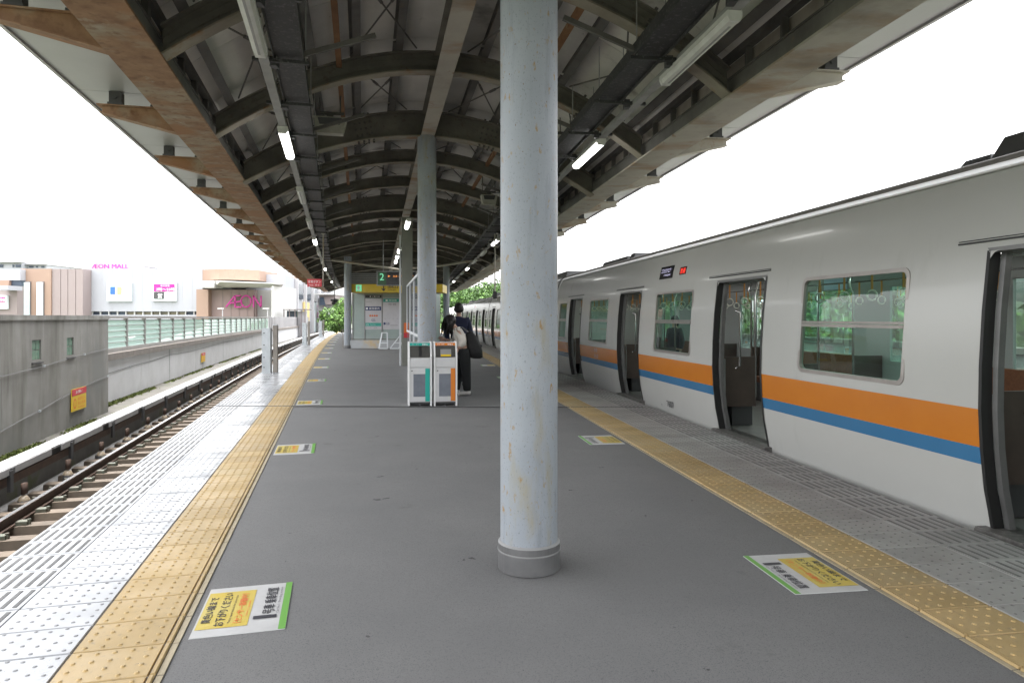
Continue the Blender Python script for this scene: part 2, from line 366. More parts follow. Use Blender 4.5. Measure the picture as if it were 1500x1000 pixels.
# ------------------------------------------------------------------ platform lines: left edge line L (slightly curving), right edge line Rr, centre line
def xL(y): return -.745 - .2572 * y + .0004 * max(0, y - 18) ** 2
def xR(y): return 2.6146 - .1412 * y
def xC(y): return .939 - .196 * y
def frame(fx, y):
    e = .05; t = Vector((fx(y + e) - fx(y - e), 2 * e, 0)).normalized(); return Vector((fx(y), y, 0)), t, Vector((t.y, -t.x, 0))
def FL(y, d, z): p, t, n = frame(xL, y); q = p + n * d; return Vector((q.x, q.y, z))
def FR(y, d, z): p, t, n = frame(xR, y); q = p + n * d; return Vector((q.x, q.y, z))
def FC(y, d, z): p, t, n = frame(xC, y); q = p + n * d; return Vector((q.x, q.y, z))
def sL(y, d, z): return Vector((xL(y) + d * 1.0325, y, z))      # same line, measured straight across
def sR(y, d, z): return Vector((xR(y) + d * 1.01, y, z))
def frange(a, b, st):
    o = []
    while a < b - 1e-6: o.append(a); a += st
    return o + [b]
def strip(mb, fn, ys, d0, d1, z0, z1, mi=0):
    for a, b in zip(ys[:-1], ys[1:]):
        mb.hexa([fn(a, d0, z0), fn(a, d1, z0), fn(b, d1, z0), fn(b, d0, z0), fn(a, d0, z1), fn(a, d1, z1), fn(b, d1, z1), fn(b, d0, z1)], mi)

# ================================================================== GROUND AND VIADUCT
g = MB(); g.face([(-1500, -600, -8), (1500, -600, -8), (1500, 2200, -8), (-1500, 2200, -8)]); g.build('ground', 'ground', kind='structure')
vb = MB()
ys = frange(-12, 130, 4)
for a, b in zip(ys[:-1], ys[1:]):
    vb.hexa([sL(a, -7.5, -2.6), sR(a, 9, -2.6), sR(b, 9, -2.6), sL(b, -7.5, -2.6), sL(a, -7.5, -1.26), sR(a, 9, -1.26), sR(b, 9, -1.26), sL(b, -7.5, -1.26)])
vb.build('track_bed', 'ballast', kind='structure')
# platform
pf = MB()
ys = frange(-10, 92, 1.5)
for a, b in zip(ys[:-1], ys[1:]):
    pf.hexa([sL(a, -1.33, -1.0), sR(a, 1.42, -1.0), sR(b, 1.42, -1.0), sL(b, -1.33, -1.0), sL(a, -1.33, 0), sR(a, 1.42, 0), sR(b, 1.42, 0), sL(b, -1.33, 0)], 1)
    pf.m[-5] = 0
platform = pf.build('platform', ['asphalt', 'slab'], kind='structure')
# expansion joint across the whole platform
ej = MB()
e0, e1 = Vector((xL(11.9) - 1.30 * 1.03, 11.9, 0)), Vector((xR(11.75) + 1.3, 11.75, 0))
dd = (e1 - e0).normalized(); nn = Vector((-dd.y, dd.x, 0))
ej.obox((e0 + e1) / 2 + Vector((0, 0, .0135)), dd * ((e1 - e0).length / 2), nn * .018, (0, 0, .003), 0)
ej.obox((e0 + e1) / 2 + nn * .04 + Vector((0, 0, .012)), dd * ((e1 - e0).length / 2), nn * .012, (0, 0, .003), 1)
ej.build('expansion_joint', ['dark_grey', 'grey'], platform)

# ------------------------------------------------------------------ tiles (children of the platform)
TP = .302          # pitch
def dot(mb, x, y, z, r, h, mi=0, n=7):
    i = len(mb.v)
    for rr, zz in ((r, z), (r * .6, z + h)):
        for k in range(n): a = 2 * math.pi * k / n; mb.v.append((x + rr * math.cos(a), y + rr * math.sin(a), zz))
    for k in range(n): mb.f.append((i + k, i + (k + 1) % n, i + n + (k + 1) % n, i + n + k)); mb.m.append(mi)
    mb.f.append(tuple(i + n + k for k in range(n))); mb.m.append(mi)
def slab(mb, x0, x1, z=.010, c=.004, mi=0, y0=.004, y1=TP - .004):
    mb.hexa([(x0, y0, .001), (x1, y0, .001), (x1, y1, .001), (x0, y1, .001), (x0 + c, y0 + c, z), (x1 - c, y0 + c, z), (x1 - c, y1 - c, z), (x0 + c, y1 - c, z)], mi)
def yellow_mesh(sg):
    m = MB()
    def X(a, b): return (a, b) if a < b else (b, a)
    slab(m, *X(sg * .066, sg * .455)); slab(m, *X(sg * .036, sg * .060), z=.016); slab(m, *X(sg * .002, sg * .031), z=.006, c=.001, mi=1)
    for i in range(5):
        for j in range(4): dot(m, sg * (.118 + i * .074), .038 + j * .0755, .010, .0125, .006)
    return m.mesh('yellow_tactile_tile', ['yellow', 'yellow_lip'])
def dotted_mesh(sg, base, bm, dark):
    m = MB(); x = sorted((sg * .462, sg * (.90 if sg < 0 else .93))); slab(m, *x)
    for i in range(6):
        for j in range(4): dot(m, sg * (.50 + i * (.068 if sg < 0 else .073)), .038 + j * .0755 + (.03 if i % 2 else 0) * .6, .010, .011 if sg < 0 else .0095, .003, 1, 6)
    return m.mesh('dotted_tile', [base, bm])
def slotted_mesh(sg, base, st):
    m = MB(); a, b = (.902, 1.330) if sg < 0 else (.932, 1.425); x = sorted((sg * a, sg * b)); slab(m, *x)
    n = 7 if sg < 0 else 7
    for i in range(n):
        xx = sg * (a + .035 + i * (b - a - .07) / (n - 1)); m.box(xx - .0105, xx + .0105, .03, TP - .03, .009, .0125, 1)
    return m.mesh('slotted_tile', [base, st])
def lay(fx, sg, meshes, y0, y1, names):
    y = y0; rows = 0
    while y < y1:
        p, t, n = frame(fx, y); a = math.atan2(-t.x, t.y)
        for nm, me in zip(names, meshes):
            o = bpy.data.objects.new(nm, me); COL.objects.link(o); o.parent = platform
            o.location = (p.x, p.y, random.uniform(0, .0012)); o.rotation_euler = (0, 0, a); o['kind'] = 'structure'
        y += TP * t.y; rows += 1
    return y
yL = lay(xL, -1, [yellow_mesh(-1), dotted_mesh(-1, 'white_tile', 'bump_white', 0), slotted_mesh(-1, 'white_tile', 'slot_light')], 1.2, 15, ['yellow_tactile_tile', 'white_dotted_tile', 'white_slotted_tile'])
yR = lay(xR, 1, [yellow_mesh(1), dotted_mesh(1, 'grey_tile', 'bump_grey', 1), slotted_mesh(1, 'grey_tile', 'slot_strip')], 1.2, 15, ['yellow_tactile_tile', 'grey_dotted_tile', 'grey_slotted_tile'])
def lay_far(fn, fx, sg, y, y1, mats, name):
    m = MB(); mm = MB(); w2 = .90 if sg < 0 else .93; w3 = 1.33 if sg < 0 else 1.425
    while y < y1:
        p, t, n = frame(fx, y); yn = y + TP * t.y
        for (a, b, mi, z) in ((.066, .455, 0, .010), (.036, .06, 0, .016), (.002, .031, 3, .006), (.462, w2, 1, .010), (w2 + .003, w3, 1, .010)):
            d0, d1 = sorted((sg * a, sg * b)); e = .004
            m.face([fn(y + e, d0, z), fn(y + e, d1, z), fn(yn - e, d1, z), fn(yn - e, d0, z)], mi)
        for i in range(5):       # studs, two per row and column at this distance
            for j in range(4 if y < 34 else 2):
                c = fn(y + (j + .5) * TP * t.y / (4 if y < 34 else 2), sg * (.118 + i * .074), .010); r = .0125 if y < 34 else .02
                q = len(m.v); m.v += [tuple(c + Vector((r, 0, 0))), tuple(c + Vector((0, r, 0))), tuple(c + Vector((-r, 0, 0))), tuple(c + Vector((0, -r, 0))), tuple(c + Vector((0, 0, .006)))]
                for k in range(4): m.f.append((q + k, q + (k + 1) % 4, q + 4)); m.m.append(0)
        for i in range(7):
            xx = w2 + .038 + i * (w3 - w2 - .076) / 6
            d0, d1 = sorted((sg * (xx - .0105), sg * (xx + .0105)))
            m.face([fn(y + .03, d0, .0125), fn(y + .03, d1, .0125), fn(yn - .03, d1, .0125), fn(yn - .03, d0, .0125)], 2)
        y = yn
    m.build(name, mats, platform, kind='stuff')
lay_far(FL, xL, -1, yL, 88, ['yellow', 'white_tile', 'slot_light', 'yellow_lip'], 'far_edge_tiles')
lay_far(FR, xR, 1, yR, 88, ['yellow', 'grey_tile', 'slot_strip', 'yellow_lip'], 'far_edge_tiles')
# joint mortar under the tiles
jm = MB(); strip(jm, sL, frange(-8, 90, 1.5), -1.328, -.001, .0005, .004, 0); jm.build('tile_mortar', 'joint', platform)
jm = MB(); strip(jm, sR, frange(-8, 90, 1.5), .001, 1.418, .0005, .004, 0); jm.build('tile_mortar', 'joint', platform)

# ================================================================== LEFT TRACK
ysT = frange(-10, 125, 2.5)
sl_mesh = MB(); sl_mesh.hexa([(-2.35, -.12, -1.27), (-1.28 + .9, -.12, -1.27), (-1.28 + .9, .12, -1.27), (-2.35, .12, -1.27), (-2.35, -.10, -1.10), (-.38, -.10, -1.10), (-.38, .10, -1.10), (-2.35, .10, -1.10)])
SLM = sl_mesh.mesh('sleeper', 'sleeper')
track = thing('railway_track', 'rusty railway track on tan sleepers beside the white platform edge', 'railway track', (xL(8) - 3.4, 8, -1.26), local=True)
track.location = (0, 0, 0)
y = 2.0; cl = MB(); k = 0; far = MB()
while y < 110:
    p, t, n = frame(xL, y); a = math.atan2(-t.x, t.y)
    if k < 60:
        o = bpy.data.objects.new('sleeper', SLM); COL.objects.link(o); o.parent = track
        q = p + n * (-1.43); o.location = (q.x, q.y, 0); o.rotation_euler = (0, 0, a)
    else: strip(far, FL, [y - .11, y + .11], -3.78, -1.81, -1.27, -1.10)
    if k < 45:
        for sg in (-1, 1):
            q = p + n * (-3.3 + sg * .13) ; cl.obox((q.x, q.y, -1.075), n * .065, t * .055, (0, 0, .025)); 
            q2 = p + n * (-3.3 + sg * .20); cl.tube([Vector((q2.x, q2.y, -1.1)), Vector((q2.x, q2.y, -1.03))], .022, 6)
    y += .58; k += 1
far.build('far_sleepers', 'sleeper', track, kind='stuff'); cl.build('rail_clips', 'clip', track, kind='stuff')
for dr in (-3.3, -1.83):
    r1 = MB()
    strip(r1, sL, ysT, dr - .065, dr + .065, -1.10, -1.075, 0); strip(r1, sL, ysT, dr - .012, dr + .012, -1.075, -.99, 0); strip(r1, sL, ysT, dr - .034, dr + .034, -.99, -.953, 0)
    strip(r1, sL, ysT, dr - .030, dr + .030, -.953, -.948, 1)
    r1.build('rail', ['rail_side', 'rail_top'], track)
# third rail with its white cover
tr = thing('third_rail', 'white covered conductor rail running between the running rail and the concrete wall', 'third rail', (0, 0, 0), local=True)
c = MB(); yc = frange(-8, 120, 2.4)
for a, b in zip(yc[:-1], yc[1:]): strip(c, sL, [a + .012, b - .012], -4.02, -3.74, -.585, -.55, 0); strip(c, sL, [a + .2, b - .2], -3.738, -3.72, -.66, -.56, 0)
c.build('cover_board', 'rail_cover', tr)
c = MB(); strip(c, sL, yc, -3.90, -3.80, -.84, -.72, 0); strip(c, sL, yc, -3.87, -3.83, -.72, -.60, 1); c.build('conductor_rail', ['rail_side', 'black'], tr)
c = MB(); strip(c, sL, yc, -4.02, -3.99, -.86, -.59, 0); c.build('back_board', 'black', tr)
ins = MB(); ins.tube([(0, 0, -1.26), (0, 0, -1.10), (0, 0, -1.06)], [.10, .09, .05], 9); ins.tube([(0, 0, -1.12), (0, 0, -1.08), (0, 0, -1.03), (0, 0, -1.01)], [.085, .08, .05, .01], 10, 1); ins.box(-.015, .03, -.04, .04, -1.0, -.84, 2)
INM = ins.mesh('insulator', ['dark_grey', 'insulator', 'rail_side'], True)
y = 3.4; k = 0
while y < 60:
    o = bpy.data.objects.new('insulator', INM); COL.objects.link(o); o.parent = tr; o.location = sL(y, -3.66, 0); y += 1.62
br = MB(); y = 3.0
while y < 60: 
    br.bar(sL(y, -3.72, -.6), sL(y, -3.72, -.9), .05, .06); br.bar(sL(y, -3.74, -.62), sL(y + .12, -3.74, -.62), .06, .09); y += 2.2
br.build('cover_brackets', 'dark_grey', tr, kind='stuff')
# raised cess by the wall
c = MB(); strip(c, sL, frange(-10, 125, 2.5), -5.9, -4.12, -1.27, -.93); c.build('track_walkway', 'track_walk', kind='structure')
c = MB(); strip(c, sL, frange(-10, 125, 2.5), -4.55, -4.40, -.93, -.86); c.build('cable_duct_kerb', 'track_walk', kind='structure')
# mossy weeds at the foot of the walls
ms = MB()
for i in range(7000):
    y = random.uniform(9, 60) if random.random() < .5 else random.uniform(9, 26); d = (-5.02 if y < 17.9 else -5.62) + abs(random.gauss(0, .09)); 
    if math.sin(y * 1.7) + math.sin(y * .63 + 1) < random.uniform(-1.2, .6): continue
    p = sL(y, d, -.93); h = random.uniform(.01, .06) * (1.3 if y > 18 else 1); a = random.uniform(0, 6.28); ww = random.uniform(.02, .05)
    q = Vector((math.cos(a) * ww, math.sin(a) * ww, 0)); ms.face([p - q, p + q, p + Vector((random.uniform(-.04, .04), random.uniform(-.04, .04), h))])
ms.build('moss_and_weeds', 'moss', kind='stuff')

# ================================================================== LEFT WALLS AND FENCE
rw = thing('retaining_wall', 'tall stained grey concrete wall beside the track with two small glass block openings', 'wall', sL(14, -5.1, -.93))
c = MB()
# wall face with the two openings cut out: columns of y, rows of z
wins = [(13.48, 13.90, .70, 1.11), (15.22, 15.62, .71, 1.10)]
cols = [4, 13.48, 13.90, 15.22, 15.62, 17.98]; zr = [-.93, .70, 1.10, 1.50]
for i in range(5):
    for j in range(3):
        if i in (1, 3) and j == 1: continue
        c.hexa([sL(cols[i], -5.5, zr[j]), sL(cols[i], -5.1, zr[j]), sL(cols[i + 1], -5.1, zr[j]), sL(cols[i + 1], -5.5, zr[j]), sL(cols[i], -5.5, zr[j + 1]), sL(cols[i], -5.1, zr[j + 1]), sL(cols[i + 1], -5.1, zr[j + 1]), sL(cols[i + 1], -5.5, zr[j + 1])])
c.build('wall_face', 'wall_dark', rw)
c = MB(); strip(c, sL, [4, 17.98], -5.55, -5.07, 1.50, 1.60); c.build('coping', 'wall_dark', rw)
for (a, b, z0, z1) in ((13.48, 13.90, .70, 1.10), (15.22, 15.62, .70, 1.10)):
    for i in range(2):
        for j in range(2):
            c = MB(); ya, yb = a + (b - a) * i / 2 + .012, a + (b - a) * (i + 1) / 2 - .012; za, zb = z0 + (z1 - z0) * j / 2 + .01, z0 + (z1 - z0) * (j + 1) / 2 - .01
            strip(c, sL, [ya, yb], -5.3, -5.13, za, zb); c.build('glass_block', 'block_glass', rw)
    c = MB(); strip(c, sL, [a, b], -5.33, -5.15, z0, z1); c.build('mortar', 'wall_dark', rw)
    c = MB(); strip(c, sL, [a - .03, b + .03], -5.1, -5.06, z0 - .07, z0 - .045); c.build('drip_ledge', 'dark_grey', rw)
def wall_cable(label, d, pts, clips, parent_group=None):
    t_ = thing('wall_cable', label, 'cable', sL(pts[0][0], d, pts[0][1]))
    m = MB(); m.tube([sL(y, d, z) for y, z in pts], .008, 6); m.build('wire', 'cable', t_)
    for y, z in clips:
        m = MB(); m.obox(sL(y, d + .01, z), (.016, .004, 0), (-.008, .03, 0), (0, 0, .02)); m.build('clip', 'galv', t_)
    return t_
wall_cable('thin upper grey cable sagging across the tall stained wall', -5.075, [(9, .42), (11, .47), (12.2, .50), (13.9, .555), (15, .62), (16.2, .68), (17.9, .74)], [(13.95, .56), (16.2, .68)])
wall_cable('thin lower grey cable clipped across the tall stained wall', -5.075, [(9, -.80), (12.2, -.48), (13.1, -.38), (13.75, -.33), (14.6, -.22), (16, -.10), (17.0, -.02), (17.9, .02)], [(13.75, -.33), (17.85, .02)])
# warning sign on the tall wall
def wall_sign(y0, y1, z0, z1, d, label, big):
    t_ = thing('warning_sign', label, 'warning sign', sL(y0, d, z0))
    c = MB(); strip(c, sL, [y0, y1], d - .02, d, z0, z1); c.build('plate', 'sign_yellow', t_)
    u = (sL(y1, d, 0) - sL(y0, d, 0)).normalized(); L = (sL(y1, d, 0) - sL(y0, d, 0)).length; n = u.cross(Vector((0, 0, 1)))
    o = sL(y0, d, z0) + n * .004; H = z1 - z0
    m = MB(); a = o + Vector((0, 0, H * .70)); m.face([a, a + u * L, a + u * L + Vector((0, 0, H * .3)), a + Vector((0, 0, H * .3))], 0)
    o2 = o + n * .003
    add_text(m, 'お願い', o2 + u * L * .25 + Vector((0, 0, H * .77)), u, (0, 0, 1), L * .5, H * .15, 1)
    m.build('header_print', ['sign_red', 'white'], t_)
    m = MB()
    add_text(m, '線路内立入', o2 + u * L * .38 + Vector((0, 0, H * .44)), u, (0, 0, 1), L * .54, H * .17, 0)
    add_text(m, '禁止危険', o2 + u * L * .38 + Vector((0, 0, H * .24)), u, (0, 0, 1), L * .54, H * .15, 0)
    add_text(m, '奈良鉄道', o2 + u * L * .40 + Vector((0, 0, H * .08)), u, (0, 0, 1), L * .45, H * .09, 0)
    for k in range(14):
        a0, a1 = k / 14 * 6.283, (k + 1) / 14 * 6.283; cc = o2 + u * L * .19 + Vector((0, 0, H * .34))
        def pt(a, r): return cc + u * (math.cos(a) * r * .7) + Vector((0, 0, math.sin(a) * r))
        m.face([pt(a0, H * .24), pt(a1, H * .24), pt(a1, H * .17), pt(a0, H * .17)], 0)
    m.build('lettering', ['orange_print'], t_)
wall_sign(15.39, 16.27, -.58, -.08, -5.055, 'red and yellow warning sign on the tall stained concrete wall', True)
# low pale wall with a ledge and a glass fence
lw = thing('low_wall', 'low pale concrete wall with dark joints under the glass fence', 'wall', sL(24, -5.75, -.93))
yj = [17.9, 27.2, 39.2, 51, 63, 75, 87, 99]
for a, b in zip(yj[:-1], yj[1:]):
    c = MB(); strip(c, sL, [a + .035, b - .035] if b - a < 8 else [a + .035, (a + b) / 2, b - .035], -6.1, -5.75, -.93, .31); c.build('wall_panel', 'wall_light', lw)
c = MB(); strip(c, sL, frange(17.9, 99, 4), -6.05, -5.80, -.93, .30); c.build('joint_filler', 'dark_grey', lw)
for a, b in zip(frange(18.0, 99, 4.0)[:-1], frange(18.0, 99, 4.0)[1:]):
    c = MB(); strip(c, sL, [a + .008, b - .008], -6.2, -5.62, .31, .50); c.build('ledge_block', 'ledge', lw)
wall_cable('thin grey cable sagging along the low pale wall', -5.73, [(18.2, -.12), (20.3, -.07), (22.5, -.02), (24.9, .0), (27.2, .07), (31, .02), (34, .06), (39.2, .12), (44, .1), (51, .14)], [(22.0, -.03), (27.2, .07), (39.2, .12)])
wall_sign(33.1, 34.0, -.62, -.18, -5.70, 'small yellow warning sign on the low pale wall', False)
gf = thing('glass_fence', 'long fence of pale green ribbed glass louvres in grey frames on the low wall', 'fence', sL(24, -5.85, .5))
y = 17.95; k = 0; farp = MB()
PANE = {}
while y < 60:
    yb = y + 2.03
    c = MB(); strip(c, sL, [y - .045, y + .045], -5.93, -5.80, .50, 1.52); c.build('post', 'fence_frame', gf)
    for r_ in range(5):
        z0 = .62 + r_ * .172; z1 = z0 + .168
        pts = [sL(y + .05, -5.83, z0), sL(yb - .05, -5.83, z0), sL(yb - .05, -5.88, z1), sL(y + .05, -5.88, z1)]
        c = MB() if k < 13 else farp
        c.hexa([pts[0] + Vector((-.012, 0, 0)), pts[0], pts[1], pts[1] + Vector((-.012, 0, 0)), pts[3] + Vector((-.012, 0, 0)), pts[3], pts[2], pts[2] + Vector((-.012, 0, 0))])
        if k < 13: c.build('pane', 'fence_glass', gf)
    c = MB() if k < 13 else farp
    for r_ in range(6):
        z0 = .615 + r_ * .172; strip(c, sL, [y + .045, yb - .045], -5.86, -5.812, z0 - .011, z0 + .011, 1)
    if k < 13: c.build('glazing_bars', ['fence_glass', 'fence_frame'], gf)
    y = yb; k += 1
farp.build('far_panes', ['fence_glass', 'fence_frame'], gf, kind='stuff')
c = MB(); strip(c, sL, frange(17.9, y, 2.03), -5.95, -5.78, 1.52, 1.60); c.build('top_rail', 'fence_frame', gf)
c = MB(); strip(c, sL, frange(17.9, y, 2.03), -5.94, -5.79, .503, .612); c.build('bottom_rail', 'fence_frame', gf)
yend = y
ff = thing('board_fence', 'plain grey board fence continuing beyond the end of the glass fence', 'fence', sL(yend + 4, -5.8, .5))
yy = yend + .05
while yy < 99:
    c = MB(); strip(c, sL, [yy, yy + .96], -5.9, -5.85, .5, 1.6); c.build('board', 'b_grey', ff)
    c = MB(); strip(c, sL, [yy + .965, yy + 1.02], -5.9, -5.80, .5, 1.62); c.build('post', 'grey', ff); yy += 1.03
# right hand far parapet behind the train
rp = thing('far_parapet', 'pale parapet wall across the far track seen through the train windows', 'wall', sR(20, 8.3, -1.2))
c = MB(); strip(c, sR, frange(-10, 120, 5), 8.2, 8.5, -1.26, .9); c.build('wall_face', 'wall_light', rp)
c = MB(); strip(c, sR, frange(-10, 120, 5), 8.15, 8.55, .9, 1.0); c.build('coping', 'ledge', rp)

# ================================================================== CANOPY
def cz_of(k): return 4.25 + 2.92 * k
_ends = {}
def ends(k):
    if k not in _ends:
        cz = cz_of(k); cx = xC(cz); a = b = 3.0
        for _ in range(12):
            a = cx - (xL(cz - .196 * a) - .929); b = xR(cz + .196 * b) + .909 - cx
        _ends[k] = (Vector((cx - a, cz - .196 * a, 0)), Vector((cx, cz, 0)), Vector((cx + b, cz + .196 * b, 0)))
    return _ends[k]
def Q(k, u, z):
    l, c, r = ends(k)
    p = c.lerp(l, -u) if u < 0 else c.lerp(r, u)
    return Vector((p.x, p.y, z))
def arc(u): return 1 - u * u
K0, K1 = -4, 22
AX = Vector((-.196, 1, 0)).normalized()
canopy = thing('platform_canopy', 'arched steel platform roof with dark ribs and rusty edge beams over the whole platform', 'station roof', (0, 0, 4), local=True); canopy.location = (0, 0, 0)
US = [i / 12 - 1 for i in range(25)]
for k in range(K0, K1 + 1):
    gird = k % 3 == 0
    m = MB()
    zb = (lambda u: 3.97 + 1.0 * arc(u)) if gird else (lambda u: 4.05 + 1.1 * arc(u))
    zt = lambda u: 4.35 + 1.1 * arc(u)
    wf = .13 if gird else .095
    for u0, u1 in zip(US[:-1], US[1:]):
        for (za0, za1, zc0, zc1, hw, mi) in ((zb(u0), zb(u1), zb(u0) + .022, zb(u1) + .022, wf, 1), (zb(u0) + .022, zb(u1) + .022, zt(u0) - .02, zt(u1) - .02, .011, 0), (zt(u0) - .02, zt(u1) - .02, zt(u0), zt(u1), wf, 0)):
            p0, p1 = Q(k, u0, 0), Q(k, u1, 0); n = AX * hw
            up = lambda p, z: Vector((p.x, p.y, z))
            m.hexa([up(p0 - n, za0), up(p1 - n, za1), up(p1 + n, za1), up(p0 + n, za0), up(p0 - n, zc0), up(p1 - n, zc1), up(p1 + n, zc1), up(p0 + n, zc0)], mi)
        if not gird:        # shallow longitudinal lips on the channel rib
            for f in (.35, .65):
                z0 = zb(u0) * (1 - f) + zt(u0) * f; z1 = zb(u1) * (1 - f) + zt(u1) * f; n = AX * .02
                m.hexa([up(p0 - n, z0), up(p1 - n, z1), up(p1 + n, z1), up(p0 + n, z0), up(p0 - n, z0 + .012), up(p1 - n, z1 + .012), up(p1 + n, z1 + .012), up(p0 + n, z0 + .012)], 0)
    rib = m.build('arch_girder' if gird else 'arch_rib', ['rib', 'rib_flange'], canopy)
    if -1 <= k <= 9:
        for uc in ((-.72, -.36, .36, .72) if gird else (-.72, .72)):
            m = MB(); p = Q(k, uc, 0); tdir = (Q(k, uc + .02, 4.35 + 1.1 * arc(uc + .02)) - Q(k, uc - .02, 4.35 + 1.1 * arc(uc - .02))).normalized()
            h = (zt(uc) - zb(uc)); zc = (zt(uc) + zb(uc)) / 2; side = AX * .02; upv = tdir.cross(AX); upv = upv if upv.z > 0 else -upv
            c = Vector((p.x, p.y, zc))
            m.obox(c, tdir * .19, AX * .022, upv * (h * .36), 0)
            for i in range(4):
                for j in range(3 if gird else 2):
                    for s_ in (-1, 1):
                        q = c + tdir * (-.14 + i * .093) + upv * ((j - (1 if gird else .5)) * h * .23) + AX * (s_ * .032); m.obox(q, tdir * .017, AX * .012, upv * .017, 1)
                for s_ in (-1, 1):
                    q = c + tdir * (-.14 + i * .093) - upv * (h / 2 + .012) + AX * (s_ * wf * .62); m.obox(q, tdir * .018, AX * .018, upv * .016, 1)
                    q = c + tdir * (-.14 + i * .093) + upv * (h / 2 + .012) + AX * (s_ * wf * .62); m.obox(q, tdir * .018, AX * .018, upv * .016, 1)
            m.build('splice_plate', ['rib', 'dark_steel'], rib)
# roof boards: two lengths per bay, curved
for k in range(K0, K1):
    for h in (0, 1):
        a, b = k + h * .5 + .0015, k + h * .5 + .4985
        m = MB(); UD = [-1.05 + i * .105 for i in range(21)]
        for u0, u1 in zip(UD[:-1], UD[1:]):
            z0, z1 = 4.57 + 1.1 * arc(u0), 4.57 + 1.1 * arc(u1)
            m.hexa([Q(a, u0, z0), Q(a, u1, z1), Q(b, u1, z1), Q(b, u0, z0), Q(a, u0, z0 + .03), Q(a, u1, z1 + .03), Q(b, u1, z1 + .03), Q(b, u0, z0 + .03)])
        m.build('roof_board', 'deck', canopy)
    m = MB()
    for u0, u1 in zip(UD[:-1], UD[1:]):
        z0, z1 = 4.61 + 1.1 * arc(u0), 4.61 + 1.1 * arc(u1)
        m.hexa([Q(k, u0, z0), Q(k, u1, z1), Q(k + 1, u1, z1), Q(k + 1, u0, z0), Q(k, u0, z0 + .02), Q(k, u1, z1 + .02), Q(k + 1, u1, z1 + .02), Q(k + 1, u0, z0 + .02)])
    m.build('roof_sheet', 'eave_edge', canopy)  # unseen cover above the boards, added to keep light from leaking in
# purlins
PU = [-.93, -.76, -.58, -.39, -.20, .20, .39, .58, .76, .93]
farp = MB()
for k in range(K0, K1):
    for u in PU:
        z = 4.35 + 1.1 * arc(u); m = MB() if k < 11 else farp
        a, b = Q(k + .02, u, z), Q(k + .98, u, z); sl_ = -2.2 * u / 3.2; t = Vector((1, .196, sl_)).normalized()
        n = t.cross(AX); n = n if n.z > 0 else -n
        for (hw, z0, z1) in ((.055, 0, .015), (.012, .015, .185), (.055, .185, .20)):
            m.hexa([a - t * hw + n * z0, a + t * hw + n * z0, b + t * hw + n * z0, b - t * hw + n * z0, a - t * hw + n * z1, a + t * hw + n * z1, b + t * hw + n * z1, b - t * hw + n * z1])
        if k < 11: m.build('purlin', 'dark_steel', canopy)
farp.build('far_purlins', 'dark_steel', canopy, kind='stuff')
for u in (-.47, .47):
    m = MB()
    for k in range(K0, K1):
        z = 4.31 + 1.1 * arc(u); m.bar(Q(k, u, z), Q(k + 1, u, z), .075, .075)
    m.build('rusty_tie_bar', 'rust_bar', canopy)
# bracing rods
for k in range(K0 + 3, K1):
    for (ua, ub) in ((-.90, -.62), (-.42, -.12), (.12, .42), (.62, .90)):
        for sw in (0, 1):
            a, b = (ua, ub) if sw == 0 else (ub, ua)
            if k >= 12: continue
            m = MB(); p, q = Q(k + .04, a, 4.37 + 1.1 * arc(a)), Q(k + .96, b, 4.37 + 1.1 * arc(b)); m.tube([p, q], .012, 5)
            mid = p.lerp(q, .35); m.tube([mid, p.lerp(q, .42)], .022, 6)
            m.build('bracing_rod', 'dark_steel', canopy)
# ridge beam
m = MB()
for k in range(K0, K1):
    a, b = Q(k, 0, 0), Q(k + 1, 0, 0); n = Vector((AX.y, -AX.x, 0))
    for (hw, z0, z1, mi) in ((.125, 4.985, 5.005, 0), (.012, 5.005, 5.40, 1), (.11, 5.40, 5.42, 1)):
        U = lambda p, z: Vector((p.x, p.y, z))
        m.hexa([U(a - n * hw, z0), U(a + n * hw, z0), U(b + n * hw, z0), U(b - n * hw, z0), U(a - n * hw, z1), U(a + n * hw, z1), U(b + n * hw, z1), U(b - n * hw, z1)], mi)
m.build('ridge_beam', ['beige_beam', 'rib'], canopy)
